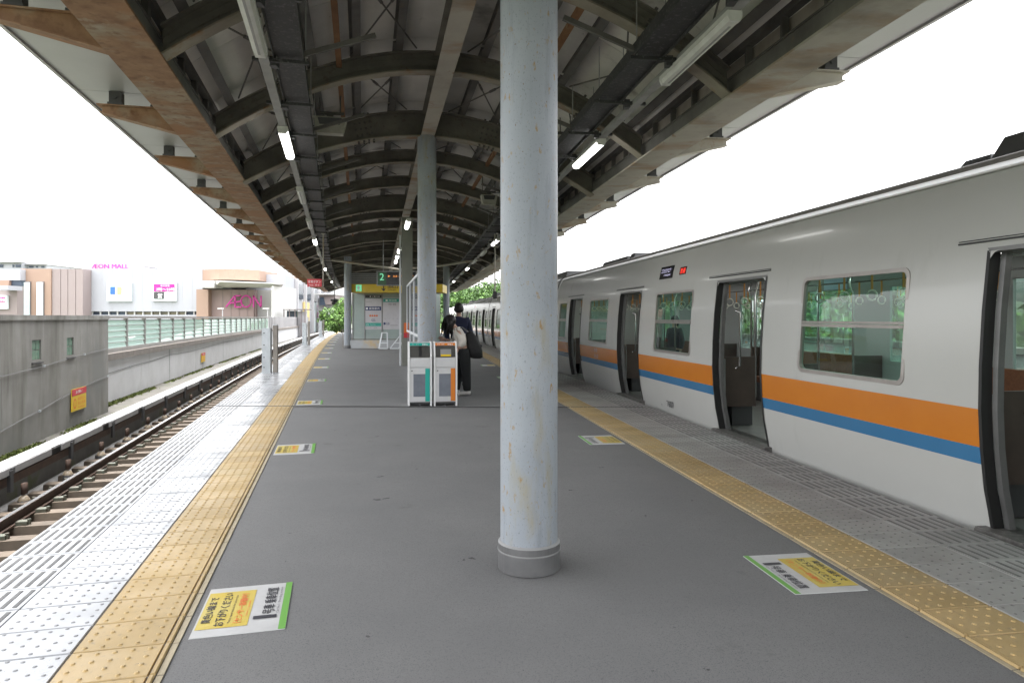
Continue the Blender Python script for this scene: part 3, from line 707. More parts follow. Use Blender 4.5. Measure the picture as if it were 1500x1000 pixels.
# edge beams, eave infill, brackets and soffit
for side, fn, sfn, sg, fl in (('l', FL, sL, -1, 'rust_beam'), ('r', FR, sR, 1, 'beige_beam')):
    ys = frange(-9, 66, 1.5)
    m = MB(); A = lambda d: sg * d
    def S(mb, d0, d1, z0, z1, mi=0, yy=ys): strip(mb, sfn, yy, min(A(d0), A(d1)), max(A(d0), A(d1)), z0, z1, mi)
    S(m, .88, 1.36, 4.02, 4.045, 0); S(m, .93, .96, 4.045, 4.235, 1); S(m, 1.27, 1.30, 4.045, 4.40, 0); S(m, .915, 1.0, 4.235, 4.255, 1)
    m.build('edge_beam', [fl, 'dark_steel'], canopy)
    m = MB(); S(m, 1.03, 1.06, 4.255, 4.66); m.build('eave_infill_board', 'clerestory', canopy)
    m = MB(); S(m, .93, 1.02, 4.47, 4.545); 
    for y in frange(-8.6, 50, .72):
        q = fn(y, A(.975), 4.4); m.box(q.x - .035, q.x + .035, q.y - .025, q.y + .025, 4.255, 4.47)
    m.build('eave_stud_frame', 'dark_steel', canopy)
    for k in range(K0, K1 + 1):
        e = ends(k)[0 if sg < 0 else 2]; y0 = e.y + (.224 if sg < 0 else -.126)
        if y0 < -8 or y0 > 64: continue
        pt, tt, nn = frame(xL if sg < 0 else xR, y0); nn = nn * sg
        base = lambda d, z, s=0: Vector((pt.x, pt.y, 0)) + nn * d + tt * s + Vector((0, 0, z))
        m = MB()
        for (s0, zz) in ((.045, 0),):
            m.hexa([base(1.30, 4.06, -s0), base(1.30, 4.06, s0), base(2.30, 4.285, s0), base(2.30, 4.285, -s0), base(1.30, 4.375, -s0), base(1.30, 4.375, s0), base(2.30, 4.375, s0), base(2.30, 4.375, -s0)])
        m.hexa([base(1.30, 4.045, -.085), base(1.30, 4.045, .085), base(2.32, 4.275, .085), base(2.32, 4.275, -.085), base(1.30, 4.06, -.085), base(1.30, 4.06, .085), base(2.32, 4.29, .085), base(2.32, 4.29, -.085)])
        m.hexa([base(1.30, 4.372, -.09), base(1.30, 4.372, .09), base(2.36, 4.372, .09), base(2.36, 4.372, -.09), base(1.30, 4.388, -.09), base(1.30, 4.388, .09), base(2.36, 4.388, .09), base(2.36, 4.388, -.09)])
        brk = m.build('bracket', 'rust_beam' if sg < 0 else 'beige_beam', canopy)
        if k < 14:
            for d in (1.62, 2.14):
                m = MB(); m.obox(base(d, 4.48, 0), nn * .075, tt * .07, (0, 0, .085)); m.obox(base(d, 4.405, 0), nn * .09, tt * .085, (0, 0, .012)); m.tube([base(d, 4.48, -.095), base(d, 4.48, .095)], .02, 6); m.build('bearing_block', 'dark_grey', brk)
        # soffit panel from this bracket to the next
        e2 = ends(k + 1)[0 if sg < 0 else 2]; y1 = e2.y + (.224 if sg < 0 else -.126)
        m = MB()
        m.hexa([fn(y0 + .006, A(1.02), 4.575), fn(y0 + .006, A(2.60), 4.575), fn(y1 - .006, A(2.60), 4.575), fn(y1 - .006, A(1.02), 4.575), fn(y0 + .006, A(1.02), 4.60), fn(y0 + .006, A(2.60), 4.60), fn(y1 - .006, A(2.60), 4.60), fn(y1 - .006, A(1.02), 4.60)] if sg > 0 else
               [fn(y0 + .006, A(2.60), 4.575), fn(y0 + .006, A(1.02), 4.575), fn(y1 - .006, A(1.02), 4.575), fn(y1 - .006, A(2.60), 4.575), fn(y0 + .006, A(2.60), 4.60), fn(y0 + .006, A(1.02), 4.60), fn(y1 - .006, A(1.02), 4.60), fn(y1 - .006, A(2.60), 4.60)])
        m.build('soffit_panel', 'soffit', canopy)
    m = MB(); strip(m, sfn, frange(-9, 63, 1.5), *sorted((A(2.602), A(2.645))), 4.55, 4.72); m.build('eave_trim', 'eave_edge', canopy)
    m = MB(); strip(m, sfn, frange(-9, 63, 1.5), *sorted((A(.98), A(2.62))), 4.606, 4.66); m.build('eave_cover', 'eave_edge', canopy)  # unseen cover over the soffit, added against light leaks at the eave

# ------------------------------------------------------------------ pillars
def pillar(x, y, label, ztop=4.985, collar=True):
    t = thing('support_pillar', label, 'pillar', (x, y, 0), group='round steel pillars along the platform')
    m = MB(); m.tube([(x, y, z) for z in (.02, 1.2, 2.4, 3.6, ztop)], .178, 48, cap=False); m.build('shaft', 'pillar', t, smooth=True)
    if collar:
        m = MB(); m.tube([(x, y, .005), (x, y, .165)], .193, 48); m.build('collar', 'collar', t, smooth=False)
        m = MB(); m.tube([(x, y, .118), (x, y, .126)], .1965, 48); m.tube([(x, y, .165), (x, y, .176)], [.193, .18], 48); m.build('collar_band', 'grey', t)
    return t
pillar(.106, 4.25, 'big pale blue pillar with rust specks standing in the middle of the platform closest to the camera')
pillar(-1.62, 13.0, 'pale pillar standing right behind the two recycling bins')
pillar(-8.25, 34.3, 'slim distant pillar left of the stairway enclosure by the white tile edge', 4.6)
pillar(-3.75, 39.0, 'slim distant pillar right of the stairway enclosure beyond the two people', 4.6)
cs = thing('clad_column', 'square olive grey clad column behind the windbreak panel', 'column', (xC(22.2), 22.2, 0))
cx, cy = xC(22.2), 22.2
m = MB(); m.obox((cx, cy, 2.4), Vector((1, .196, 0)).normalized() * .17, AX * .17, (0, 0, 2.39)); m.build('cladding', 'column_sq', cs)
m = MB(); m.obox((cx, cy, 4.6), Vector((1, .196, 0)).normalized() * .176, AX * .176, (0, 0, .06)); m.build('top_band', 'beige_beam', cs)
m = MB(); m.obox((cx + .02, cy - .19, 1.22), (.09, 0.018, 0), (0, -.006, 0), (0, 0, .16), 0); m.obox((cx + .02, cy - .19, .98), (.09, .018, 0), (0, -.006, 0), (0, 0, .08), 1); m.build('notice', ['orange_print', 'sign_red'], cs)
m = MB(); m.obox((cx - .20, cy - .15, 2.1), (.025, 0, 0), (0, .025, 0), (0, 0, 2.1)); m.build('downpipe', 'screen_frame', cs)

# ------------------------------------------------------------------ cable trays and lamps
def tray(fn, sg, d_l, d0, d1, label, arm):
    t = thing('cable_tray', label, 'cable tray', (0, 0, 0), local=True)
    sf = sL if fn is FL else sR; ys = frange(-8, 62, 2.0)
    m = MB(); lo, hi = min(d0, d1), max(d0, d1)
    strip(m, sf, ys, lo, hi, 4.26, 4.272); strip(m, sf, ys, lo - .012, lo, 4.23, 4.36); strip(m, sf, ys, hi, hi + .012, 4.23, 4.36)
    m.build('channel', 'tray', t)
    m = MB(); strip(m, sf, ys, d_l - .05, d_l + .05, 4.19, 4.25); m.build('wireway', 'wireway', t)
    far = MB(); y = 4.2; k = 0
    while y < 45:
        m = MB() if k < 16 else far
        m.bar(fn(y, min(d_l - .12, lo - .05), 4.215), fn(y, max(d_l + .12, hi + .06), 4.215), .045, .035, 0)
        if k < 16:
            arm_o = m.build('support_arm', 'tray', t)
            m = MB()
            for d in (lo + .02, hi + .03):
                zt_ = 4.9; m.tube([fn(y, d, 4.2), fn(y, d, zt_)], .007, 5)
            m.build('hanger_rod', 'wireway', t)
            if k % 2 == 0:
                m = MB(); m.bar(fn(y, hi if sg < 0 else lo, 4.30), fn(y, (hi + .75) if sg < 0 else (lo - .75), 4.58), .04, .05); m.build('sway_brace', 'dark_steel', t)
            m = MB(); m.obox(fn(y + .1, d_l + sg * -.09, 4.23), (.035, 0, 0), (0, .05, 0), (0, 0, .05)); m.build('junction_box', 'dark_grey', t)
        y += 1.43; k += 1
    far.build('far_support_arms', 'tray', t, kind='stuff')
    return t
tray(FL, -1, 0.0, .10, .38, 'dark perforated cable tray hung under the ribs above the white tile side', 1)
tray(FR, 1, .13, -.36, -.06, 'dark perforated cable tray hung under the ribs on the train side', 1)
m = MB(); Lf = 1.66; hw = .068
prof = [(-hw, 0), (hw, 0), (hw, -.045), (hw * .7, -.085), (-hw * .7, -.085), (-hw, -.045)]
def extr(mb, prof, y0, y1, mi=0):
    n = len(prof)
    for i in range(n):
        j = (i + 1) % n; mb.face([(prof[i][0], y0, prof[i][1]), (prof[j][0], y0, prof[j][1]), (prof[j][0], y1, prof[j][1]), (prof[i][0], y1, prof[i][1])][::-1], mi)
    mb.face([(p[0], y0, p[1]) for p in prof], mi); mb.face([(p[0], y1, p[1]) for p in reversed(prof)], mi)
extr(m, [(-hw, 0), (hw, 0), (hw, -.045), (-hw, -.045)], 0, Lf); HOUS = m.mesh('housing', 'lamp_body')
m = MB(); extr(m, [(-hw * .94, -.046), (hw * .94, -.046), (hw * .66, -.088), (hw * .2, -.1), (-hw * .2, -.1), (-hw * .66, -.088)], .05, Lf - .05); DIFF_ON = m.mesh('diffuser', 'lit'); DIFF_OFF = m.mesh('diffuser', 'lamp_body')
m = MB(); y0 = 0; extr(m, [(-hw * 1.03, -.046), (hw * 1.03, -.046), (hw * .7, -.093), (-hw * .7, -.093)], y0, y0 + .048)
CAPS = m.mesh('end_cap', 'lamp_body')
m = MB(); m.box(-.012, .012, .1, Lf - .1, -.102, -.098); SEAM = m.mesh('diffuser_seam', 'grey')
def lamp(fx, y, d, z, on, label, grp):
    p, t, n = frame(fx, y); q = p + n * d
    r = thing('ceiling_lamp', label, 'lamp', (q.x, q.y, z), grp, math.atan2(-t.x, t.y), local=True)
    for nm, me in (('housing', HOUS), ('diffuser', DIFF_ON if on else DIFF_OFF), ('end_cap', CAPS), ('end_cap', CAPS)) + ((() if on else (('diffuser_seam', SEAM),))):
        o = bpy.data.objects.new(nm, me); COL.objects.link(o); o.parent = r
        if nm == 'end_cap' and me.users > 1 and len([c for c in r.children if c.data == me]) == 2: o.location.y = Lf - .048
nl = nu = 0
for i in range(13):
    y = 5.1 + 4.33 * i; on = i % 3 == 1
    if on: lab = f'lit tube lamp on the white tile side tray, {ORD[nl]} of the lit ones'; nl += 1
    else: lab = f'unlit tube lamp on the white tile side tray, {ORD[nu]} of the unlit ones'; nu += 1
    lamp(xL, y, 0, 4.19, on, lab, 'tube lamps along the white tile side tray')
nl = nu = 0
for i in range(13):
    y = 5.85 + 4.2 * i; on = i % 3 == 1
    if on: lab = f'lit tube lamp on the train side tray, {ORD[nl]} of the lit ones'; nl += 1
    else: lab = f'unlit tube lamp on the train side tray, {ORD[nu]} of the unlit ones'; nu += 1
    lamp(xR, y, .13, 4.19, on, lab, 'tube lamps along the train side tray')
for i, y in enumerate((18.6, 26.2, 29.0, 31.4)):
    lamp(xC, y, -.10, 4.25, True, f'lit tube lamp under the ridge beyond the bins, {ORD[i]} of its row', 'tube lamps under the ridge')

# ------------------------------------------------------------------ loudspeakers hung from the ribs
def speaker(x, y, z, rz, label, wd=.52):
    t = thing('loudspeaker', label, 'loudspeaker', (x, y, z), 'loudspeakers hung from the canopy', rz, local=True)
    m = MB()
    a = wd / 2
    m.hexa([(-a * .78, -.12, -.13), (a * .78, -.12, -.13), (a * .78, .14, -.11), (-a * .78, .14, -.11), (-a, -.16, .12), (a, -.16, .12), (a, .16, .12), (-a, .16, .12)])
    m.build('cabinet', 'speaker', t)
    m = MB(); m.hexa([(-a * .60, -.153, .0), (a * .60, -.153, .0), (a * .60, -.13, .0), (-a * .60, -.13, .0), (-a * .72, -.174, .10), (a * .72, -.174, .10), (a * .72, -.15, .10), (-a * .72, -.15, .10)]); m.build('horn_mouth', 'dark_grey', t)
    m = MB(); m.box(-a * .85, a * .85, -.03, .03, .20, .235); m.box(-.05, .05, -.02, .02, .12, .2); m.build('hanger_bar', 'dark_steel', t)
    m = MB()
    for s in (-.16, .16): m.tube([(s, 0, .22), (s, .02, .72)], .011, 5)
    m.build('hanger_rods', 'dark_steel', t)
speaker(-2.93, 11.0, 4.62, R(12), 'cream trapezoid loudspeaker hung before a girder on the white tile side')
speaker(1.02, 12.2, 4.62, R(8), 'cream trapezoid loudspeaker peeking out beside the closest pillar on the train side')
speaker(xC(16.5) + 1.7, 17.5, 4.55, R(8), 'cream trapezoid loudspeaker hung deeper in on the train side', .42)

# ================================================================== TRAIN
CL = 18.66
PROF = [(-.95, .17), (-.5, .10), (-.1, .055), (.02, .045), (.3, -.012), (.6, -.045), (.88, -.058), (1.2, -.052), (1.6, -.028), (2.05, .02), (2.3, .062), (2.5, .118), (2.60, .165), (2.66, .21)]
def bx(z):
    for (z0, x0), (z1, x1) in zip(PROF[:-1], PROF[1:]):
        if z <= z1: t = (z - z0) / (z1 - z0); return x0 + (x1 - x0) * t
    return PROF[-1][1]
DOORS = [2.6, 7.13, 11.67, 16.2]; DW = .66; DT = 2.04
WINS = [(4.865, .81), (9.40, .81), (13.935, .81), (.98, .48), (17.70, .48)]; W0, W1 = .97, 1.98
LOCALT = []
def car(label):
    p = FR(1.756 / 1 - .218, 1.55, 0)
    t = thing('train_car', label, 'train car', (p.x, p.y, 0), 'train cars at the platform', math.atan2(.1412, 1), local=True)
    cols = sorted({0.02, CL} | {d + s * DW for d in DOORS for s in (-1, 1)} | {c + s * (h - .03) for c, h in WINS for s in (-1, 1)})
    rows = [-.95, -.5, -.1, .0, .15, .3, .475, .60, .74, .88, .94, W0 + .03, 1.2, 1.4, 1.6, 1.8, W1 - .03, DT, 2.15, 2.3, 2.4, 2.5, 2.56, 2.60, 2.63, 2.66]
    def hole(y, z):
        for d in DOORS:
            if abs(y - d) < DW and 0 < z < DT: return True
        for c, h in WINS:
            if abs(y - c) < h - .03 and W0 + .03 < z < W1 - .03: return True
    m = MB(); vid = {}
    def V(i, j):
        if (i, j) not in vid: vid[i, j] = len(m.v); m.v.append((bx(rows[i]), cols[j], rows[i]))
        return vid[i, j]
    for i in range(len(rows) - 1):
        for j in range(len(cols) - 1):
            zc, yc = (rows[i] + rows[i + 1]) / 2, (cols[j] + cols[j + 1]) / 2
            if hole(yc, zc): continue
            m.f.append((V(i, j), V(i + 1, j), V(i + 1, j + 1), V(i, j + 1))); m.m.append(1 if .60 < zc < .88 else 2 if .475 < zc < .60 else 0)
    m.build('side_body', ['car_white', 'car_orange', 'car_blue'], t, smooth=True)
    # gutter and roof
    m = MB(); m.face([(.205, .02, 2.655), (.150, .02, 2.650), (.150, CL, 2.650), (.205, CL, 2.655)]); m.face([(.150, .02, 2.650), (.150, CL, 2.650), (.144, CL, 2.662), (.144, .02, 2.662)][::-1])
    m.face([(.144, .02, 2.662), (.235, .02, 2.722), (.235, CL, 2.722), (.144, CL, 2.662)][::-1]); m.build('gutter', 'gutter', t)  # upper face tilted so the strip catches the sky and reads bright
    m = MB(); rp = [(.235, 2.722), (.255, 2.762), (.30, 2.785), (.5, 2.83), (.9, 2.875), (1.35, 2.89), (1.8, 2.875), (2.2, 2.83), (2.45, 2.765), (2.6, 2.66)]
    m.grid([[(x, .02, z) for x, z in rp], [(x, CL, z) for x, z in rp]]); m.build('roof', 'car_roof', t, smooth=True)
    for y in (.02, CL):
        m = MB(); m.face([(bx(z), y, z) for z in (-.95, -.1, .3, .88, 1.6, 2.3, 2.66)] + [(.5, y, 2.83), (1.35, y, 2.89), (2.2, y, 2.83), (2.6, y, 2.66), (2.62, y, -.95)])
        m.build('end_wall', 'car_white', t)
    # far side wall with windows
    m = MB(); holes = [(c - h - .02, c + h + .02) for c, h in WINS] + [(d - .60, d - .04) for d in DOORS] + [(d + .04, d + .60) for d in DOORS]
    ycs = sorted({0.02, CL} | {v for h in holes for v in h}); zcs = [-.95, .93, 1.99, 2.66]
    for i in range(3):
        for a, b in zip(ycs[:-1], ycs[1:]):
            if i == 1 and any(h[0] - 1e-6 <= a and b <= h[1] + 1e-6 for h in holes): continue
            m.box(2.58, 2.62, a, b, zcs[i], zcs[i + 1])
    m.build('far_side_wall', 'car_in', t)
    for a, b in holes:
        m = MB(); m.face([(2.6, a, .93), (2.6, b, .93), (2.6, b, 1.99), (2.6, a, 1.99)]); m.build('far_side_pane', 'car_glass', t)
    m = MB(); m.box(.10, 2.58, .03, CL - .01, -.12, .012); m.build('floor', 'car_floor', t)
    m = MB(); m.face([(.16, .03, 2.24), (2.58, .03, 2.24), (2.58, CL, 2.24), (.16, CL, 2.24)]); m.build('ceiling', 'car_ceiling', t)
    for x in (.95, 1.80):
        m = MB(); m.box(x - .07, x + .07, .6, CL - .6, 2.205, 2.235); m.build('interior_lamp', 'car_lamp', t)
    m = MB(); 
    segs = sorted([0.02] + [d + s * (DW + .09) for d in DOORS for s in (-1, 1)] + [CL])
    for a, b in zip(segs[0::2], segs[1::2]):
        m.box(.15, .17, a, b, .012, W0); m.box(.15, .17, a, b, W1, 2.24)
    m.build('inner_lining', 'car_in', t)
    # windows
    def rr(y0, y1, z0, z1, r, n=5):
        pts = []
        for cx_, cz_, a0 in ((y1 - r, z1 - r, 0), (y0 + r, z1 - r, 90), (y0 + r, z0 + r, 180), (y1 - r, z0 + r, 270)):
            for k in range(n + 1): a = R(a0 + 90 * k / n); pts.append((cx_ + r * math.cos(a), cz_ + r * math.sin(a)))
        return pts
    for c, h in WINS:
        # side points subdivided so the ring follows the curved side
        out = rr(c - h, c + h, W0, W1, .085); inn = rr(c - h + .038, c + h - .038, W0 + .038, W1 - .038, .06)
        m = MB(); P3 = lambda q: Vector((bx(q[1]) - .007, q[0], q[1]))
        oo, ii = [P3(q) for q in out], [P3(q) for q in inn]
        m.ring(oo, ii, lambda p: p + Vector((.045, 0, 0)))
        fr = m.build('window', 'window_frame', t, recalc=True)
        zs = [W0 + .02, 1.2, 1.45, 1.7, W1 - .02]
        m = MB(); m.grid([[(bx(z) + .022, c + s * (h - .03), z) for z in zs] for s in (-1, 1)]); m.build('pane', 'car_glass', fr)
        m = MB(); z0 = 1.455; m.box(bx(z0) - .004, bx(z0) + .05, c - h + .038, c + h - .038, z0, z0 + .03); m.box(bx(z0) + .004, bx(z0) + .05, c - h + .038, c + h - .038, z0 + .036, z0 + .058); m.build('middle_rail', 'window_frame', fr)
    # doors: reveal, sill, rail above
    zz = [.0, .15, .3, .6, .88, 1.2, 1.6, 2.04]
    for d in DOORS:
        fr = None
        m = MB()
        for s in (-1, 1):
            e = d + s * DW
            m.grid([[(bx(z) - .006, e + s * .022, z) for z in zz], [(bx(z) - .009, e - s * .01, z) for z in zz], [(bx(z) + .075, e - s * .012, z) for z in zz]], 0)
            m.grid([[(bx(z) + .075, e - s * .016, z) for z in zz], [(bx(z) + .085, e - s * .05, z) for z in zz], [(bx(z) + .135, e - s * .052, z) for z in zz], [(bx(z) + .14, e + s * .05, z) for z in zz]], 1)
        m.grid([[(bx(2.05) - .006, d - DW - .02, 2.06), (bx(2.05) - .006, d + DW + .02, 2.06)], [(bx(2.04) - .006, d - DW, 2.03), (bx(2.04) - .006, d + DW, 2.03)], [(bx(2.04) + .2, d - DW, 2.02), (bx(2.04) + .2, d + DW, 2.02)]], 1)
        # rounded upper corners
        for s in (-1, 1):
            cy_, cz_ = d + s * (DW - .10), 2.035 - .10; fan = [(bx(2.03) - .008, d + s * DW, 2.035)]
            arc_ = [(bx(2.0) - .008, cy_ + s * .10 * math.cos(R(q)), cz_ + .10 * math.sin(R(q))) for q in range(0, 91, 15)]
            for a_, b_ in zip(arc_[:-1], arc_[1:]): m.face([fan[0], a_, b_], 2)
        fr = m.build('door_frame', ['rubber', 'jamb', 'car_white'], t)
        m = MB(); m.box(-.045, .24, d - DW - .07, d + DW + .07, -.055, .012); m.box(-.052, -.046, d - DW - .07, d + DW + .07, -.05, .0); m.build('sill', 'sill', fr)
        m = MB(); z0 = 2.105; m.box(bx(z0) - .012, bx(z0) + .01, d - DW - .08, d + DW + .30, z0, z0 + .012); m.box(bx(z0) - .006, bx(z0) + .01, d - DW - .08, d + DW + .30, z0 + .022, z0 + .028); m.build('drip_rail', 'rubber', fr)
        # seat end boards and poles inside
        for s in (-1, 1):
            for x0, x1 in ((.17, .62), (2.12, 2.57)):
                m = MB(); y_ = d + s * (DW + .10); m.box(x0, x1, y_ - .012, y_ + .012, .30, 1.0); m.build('seat_end_board', 'board', t)
                xp = x1 if x0 < 1 else x0
                m = MB(); m.tube([(xp, y_, .42), (xp, y_, 1.9), (xp + (.05 if x0 < 1 else -.05), y_, 2.05), (xp, y_, 2.23)], .016, 8); m.build('pole', 'chrome', t, smooth=True)
        m = MB(); y_ = d + DW - .03; m.tube([(.24, y_ - .03, .85), (.30, y_ - .05, .88), (.30, y_ - .05, 1.62), (.24, y_ - .03, 1.65)], .014, 7); m.build('grab_handle', 'chrome', t, smooth=True)
    # seats
    for a, b in [(3.45, 6.28), (7.98, 10.82), (12.52, 15.35), (.1, 1.75), (17.05, 18.5)]:
        for x0, x1, xb0, xb1 in ((.19, .62, .18, .27), (2.12, 2.55, 2.47, 2.56)):
            m = MB(); m.box(x0, x1, a, b, .36, .46); m.box(xb0, xb1, a, b, .46, .97); m.build('bench_seat', 'seat', t)
            m = MB(); m.box(x0 + (.12 if x0 < 1 else .0), x1 - (.0 if x0 < 1 else .12), a, b, .02, .36); m.build('seat_base', 'dark_grey', t)
    # straps: belt and ring
    for x in (.62, 2.12):
        m = MB(); m.tube([(x, .1, 2.06), (x, CL - .1, 2.06)], .014, 6); m.build('strap_rail', 'chrome', t)
        y = .7
        while y < CL - .5:
            m = MB(); m.box(x - .012, x + .012, y - .003, y + .003, 1.84, 2.05, 1); rg = [(x + .055 * math.sin(a), y, 1.785 - .055 * math.cos(a)) for a in [k * math.pi / 5 for k in range(11)]]; m.tube(rg, .010, 6, 0, cap=False); m.build('hand_strap', ['strap', 'strap_belt'], t)
            y += .47
    # adverts on the far wall above seats, papers on windows
    m = MB()
    for c, h in WINS[:3]:
        m.box(2.565, 2.579, c - .7, c - .1, 2.0, 2.2, 0); m.box(2.565, 2.579, c + .05, c + .65, 2.0, 2.2, 1)
    for d in DOORS: m.box(2.565, 2.579, d - .60, d - .30, 1.5, 1.85, 1)
    m.build('advert_panel', ['poster_pale', 'b_cream'], t)
    # destination display, red lamp, number
    yd = 9.87; z0 = 2.205
    m = MB(); m.hexa([(bx(z0) - .008, yd - .30, z0), (bx(z0) + .03, yd - .30, z0), (bx(z0) + .03, yd + .30, z0), (bx(z0) - .008, yd + .30, z0), (bx(z0 + .21) - .008, yd - .30, z0 + .21), (bx(z0 + .21) + .03, yd - .30, z0 + .21), (bx(z0 + .21) + .03, yd + .30, z0 + .21), (bx(z0 + .21) - .008, yd + .30, z0 + .21)])
    ds = m.build('destination_display', 'led_bg', t)
    upv = Vector((bx(z0 + .21) - bx(z0), 0, .21)).normalized()
    m = MB(); add_text(m, 'コスモスクエア', (bx(z0 + .10) - .011, yd + .24, z0 + .10), (0, -1, 0), upv, .44, .075); add_text(m, 'COSMOSQUARE', (bx(z0 + .04) - .011, yd + .10, z0 + .04), (0, -1, 0), upv, .30, .035); m.build('display_text', 'led_white', ds)
    m = MB(); yr = 9.15; z1 = 2.235
    m.hexa([(bx(z1) - .006, yr - .13, z1), (bx(z1) + .03, yr - .13, z1), (bx(z1) + .03, yr + .13, z1), (bx(z1) - .006, yr + .13, z1), (bx(z1 + .12) - .006, yr - .13, z1 + .12), (bx(z1 + .12) + .03, yr - .13, z1 + .12), (bx(z1 + .12) + .03, yr + .13, z1 + .12), (bx(z1 + .12) - .006, yr + .13, z1 + .12)])
    rl = m.build('type_display', 'led_bg', t)
    m = MB(); add_text(m, '普通', (bx(z1 + .02) - .009, yr + .10, z1 + .015), (0, -1, 0), upv, .20, .09, bold=.006); m.build('type_text', 'led_red', rl)
    m = MB(); up2 = Vector((bx(.17) - bx(.07), 0, .10)).normalized(); add_text(m, '7607', (bx(.075) - .009, 9.74, .070), (0, -1, 0), up2, .31, .105, bold=.002); m.build('car_number', 'ink', t)
    m = MB(); add_text(m, '▽', (bx(.03) - .004, 10.05, .03), (0, -1, 0), up2, .06, .05); m.build('jack_mark', 'ink', t)
    # pale emblem and small lettering on the orange stripe
    m = MB(); add_text(m, 'ゆめ', (bx(.75) - .006, 14.15, .755), (0, -1, 0), (0, 0, 1), .26, .10); add_text(m, 'はんな', (bx(.65) - .010, 14.15, .635), (0, -1, 0), (0, 0, 1), .34, .09); m.build('stripe_emblem', 'car_white', t)
    # rooftop equipment
    for a, b, x0, x1, h in ((4.05, 4.5, .75, 1.6, .10), (1.2, 3.95, .62, 1.9, .17), (13.9, 14.35, .8, 1.5, .17), (14.6, 16.9, .85, 1.9, .16), (17.1, 18.2, 1.0, 1.8, .10)):
        m = MB(); m.hexa([(x0, a, 2.82), (x1, a, 2.82), (x1, b, 2.82), (x0, b, 2.82), (x0 + .06, a + .05, 2.87 + h), (x1 - .06, a + .05, 2.87 + h), (x1 - .06, b - .12, 2.87 + h), (x0 + .06, b - .12, 2.87 + h)])
        for q in range(4): m.box(x0 + .04, x0 + .075, a + .1 + q * (b - a - .2) / 4, a + .02 + (q + .8) * (b - a - .2) / 4, 2.87 + h * .3, 2.875 + h * .8)
        m.build('rooftop_unit', 'dark_grey', t)
    # underframe
    m = MB(); m.box(.25, 2.4, .5, CL - .5, -1.1, -.95); m.build('underframe', 'black', t)
    return t
car1 = car('white train car with open doors and orange and blue stripe, closest to the camera')
# seated passenger silhouette is built with the people
tdir = Vector((-.1412, 1, 0)).normalized()
for i in range(1, 5):
    copy_tree(car1, Vector(car1.location) + tdir * (18.95 * i), None, ['', 'second train car, right behind the closest one and mostly behind the near pillar', 'third train car from the camera, seen past the two people', 'fourth train car from the camera, far down the platform', 'farthest train car at the end of the train'][i])

# ================================================================== FLOOR STICKERS
def sticker(o, u, v, label, full):
    """o = lower left corner of the print, u = reading direction, v = up of the print"""
    t = thing('floor_sticker', label, 'floor sticker', tuple(o), 'boarding position stickers on the platform floor')
    W, H = .62, .445; n = Vector((0, 0, 1)); P = lambda a, b, z: o + u * a + v * b + n * z
    m = MB(); m.hexa([P(0, 0, .001), P(W, 0, .001), P(W, H, .001), P(0, H, .001), P(.002, .002, .004), P(W - .002, .002, .004), P(W - .002, H - .002, .004), P(.002, H - .002, .004)]); m.build('sheet', 'sticker_white', t)
    def rect(mb, a, b, c, d, z, mi=0): mb.face([P(a, b, z), P(c, b, z), P(c, d, z), P(a, d, z)], mi)
    m = MB(); rect(m, 0.001, .001, W - .001, .036, .0055); m.build('green_band', 'green_print', t)
    m = MB(); rect(m, .085, .190, .55, .435, .0055); m.build('yellow_panel', 'sticker_yellow', t)
    if not full: return t
    m = MB()
    T = lambda s_, a, b, w_, h_, mi, bold=0: add_text(m, s_, P(a, b, .007), u, v, w_, h_, mi, bold=bold)
    T('1', .145, .055, .03, .115, 0, .008); T('号車', .20, .070, .115, .062, 0, .004); T('乗車位置', .335, .070, .215, .062, 0, .004); T('Car No.1 / Boarding position', .20, .045, .35, .016, 0)
    T('黄色い線まで', .15, .375, .33, .046, 0, .003); T('お下がりください', .105, .305, .42, .050, 0, .003); T('Please stand behind the yellow line', .13, .275, .36, .016, 0)
    T('（センサー稼働中）', .12, .222, .38, .042, 1, .002); T('Sensor in operation', .20, .200, .20, .014, 1)
    m.build('print', ['ink', 'orange_print'], t)
    return t
for i in range(12):
    y = 3.28 + 4.4 * i; p, tt, nn = frame(xL, y); o = p + nn * .475
    sticker(o, tt, -nn, f'boarding position floor sticker beside the white tile edge, {ORD[i]}' + (' and largest' if i == 0 else ''), i < 4)
for i in range(10):
    y = 4.50 + 4.5 * i; p, tt, nn = frame(xR, y); o = p - nn * .485
    sticker(o, -tt, nn, f'boarding position floor sticker on the train side, {ORD[i]}' + (' and largest' if i == 0 else ''), i < 4)

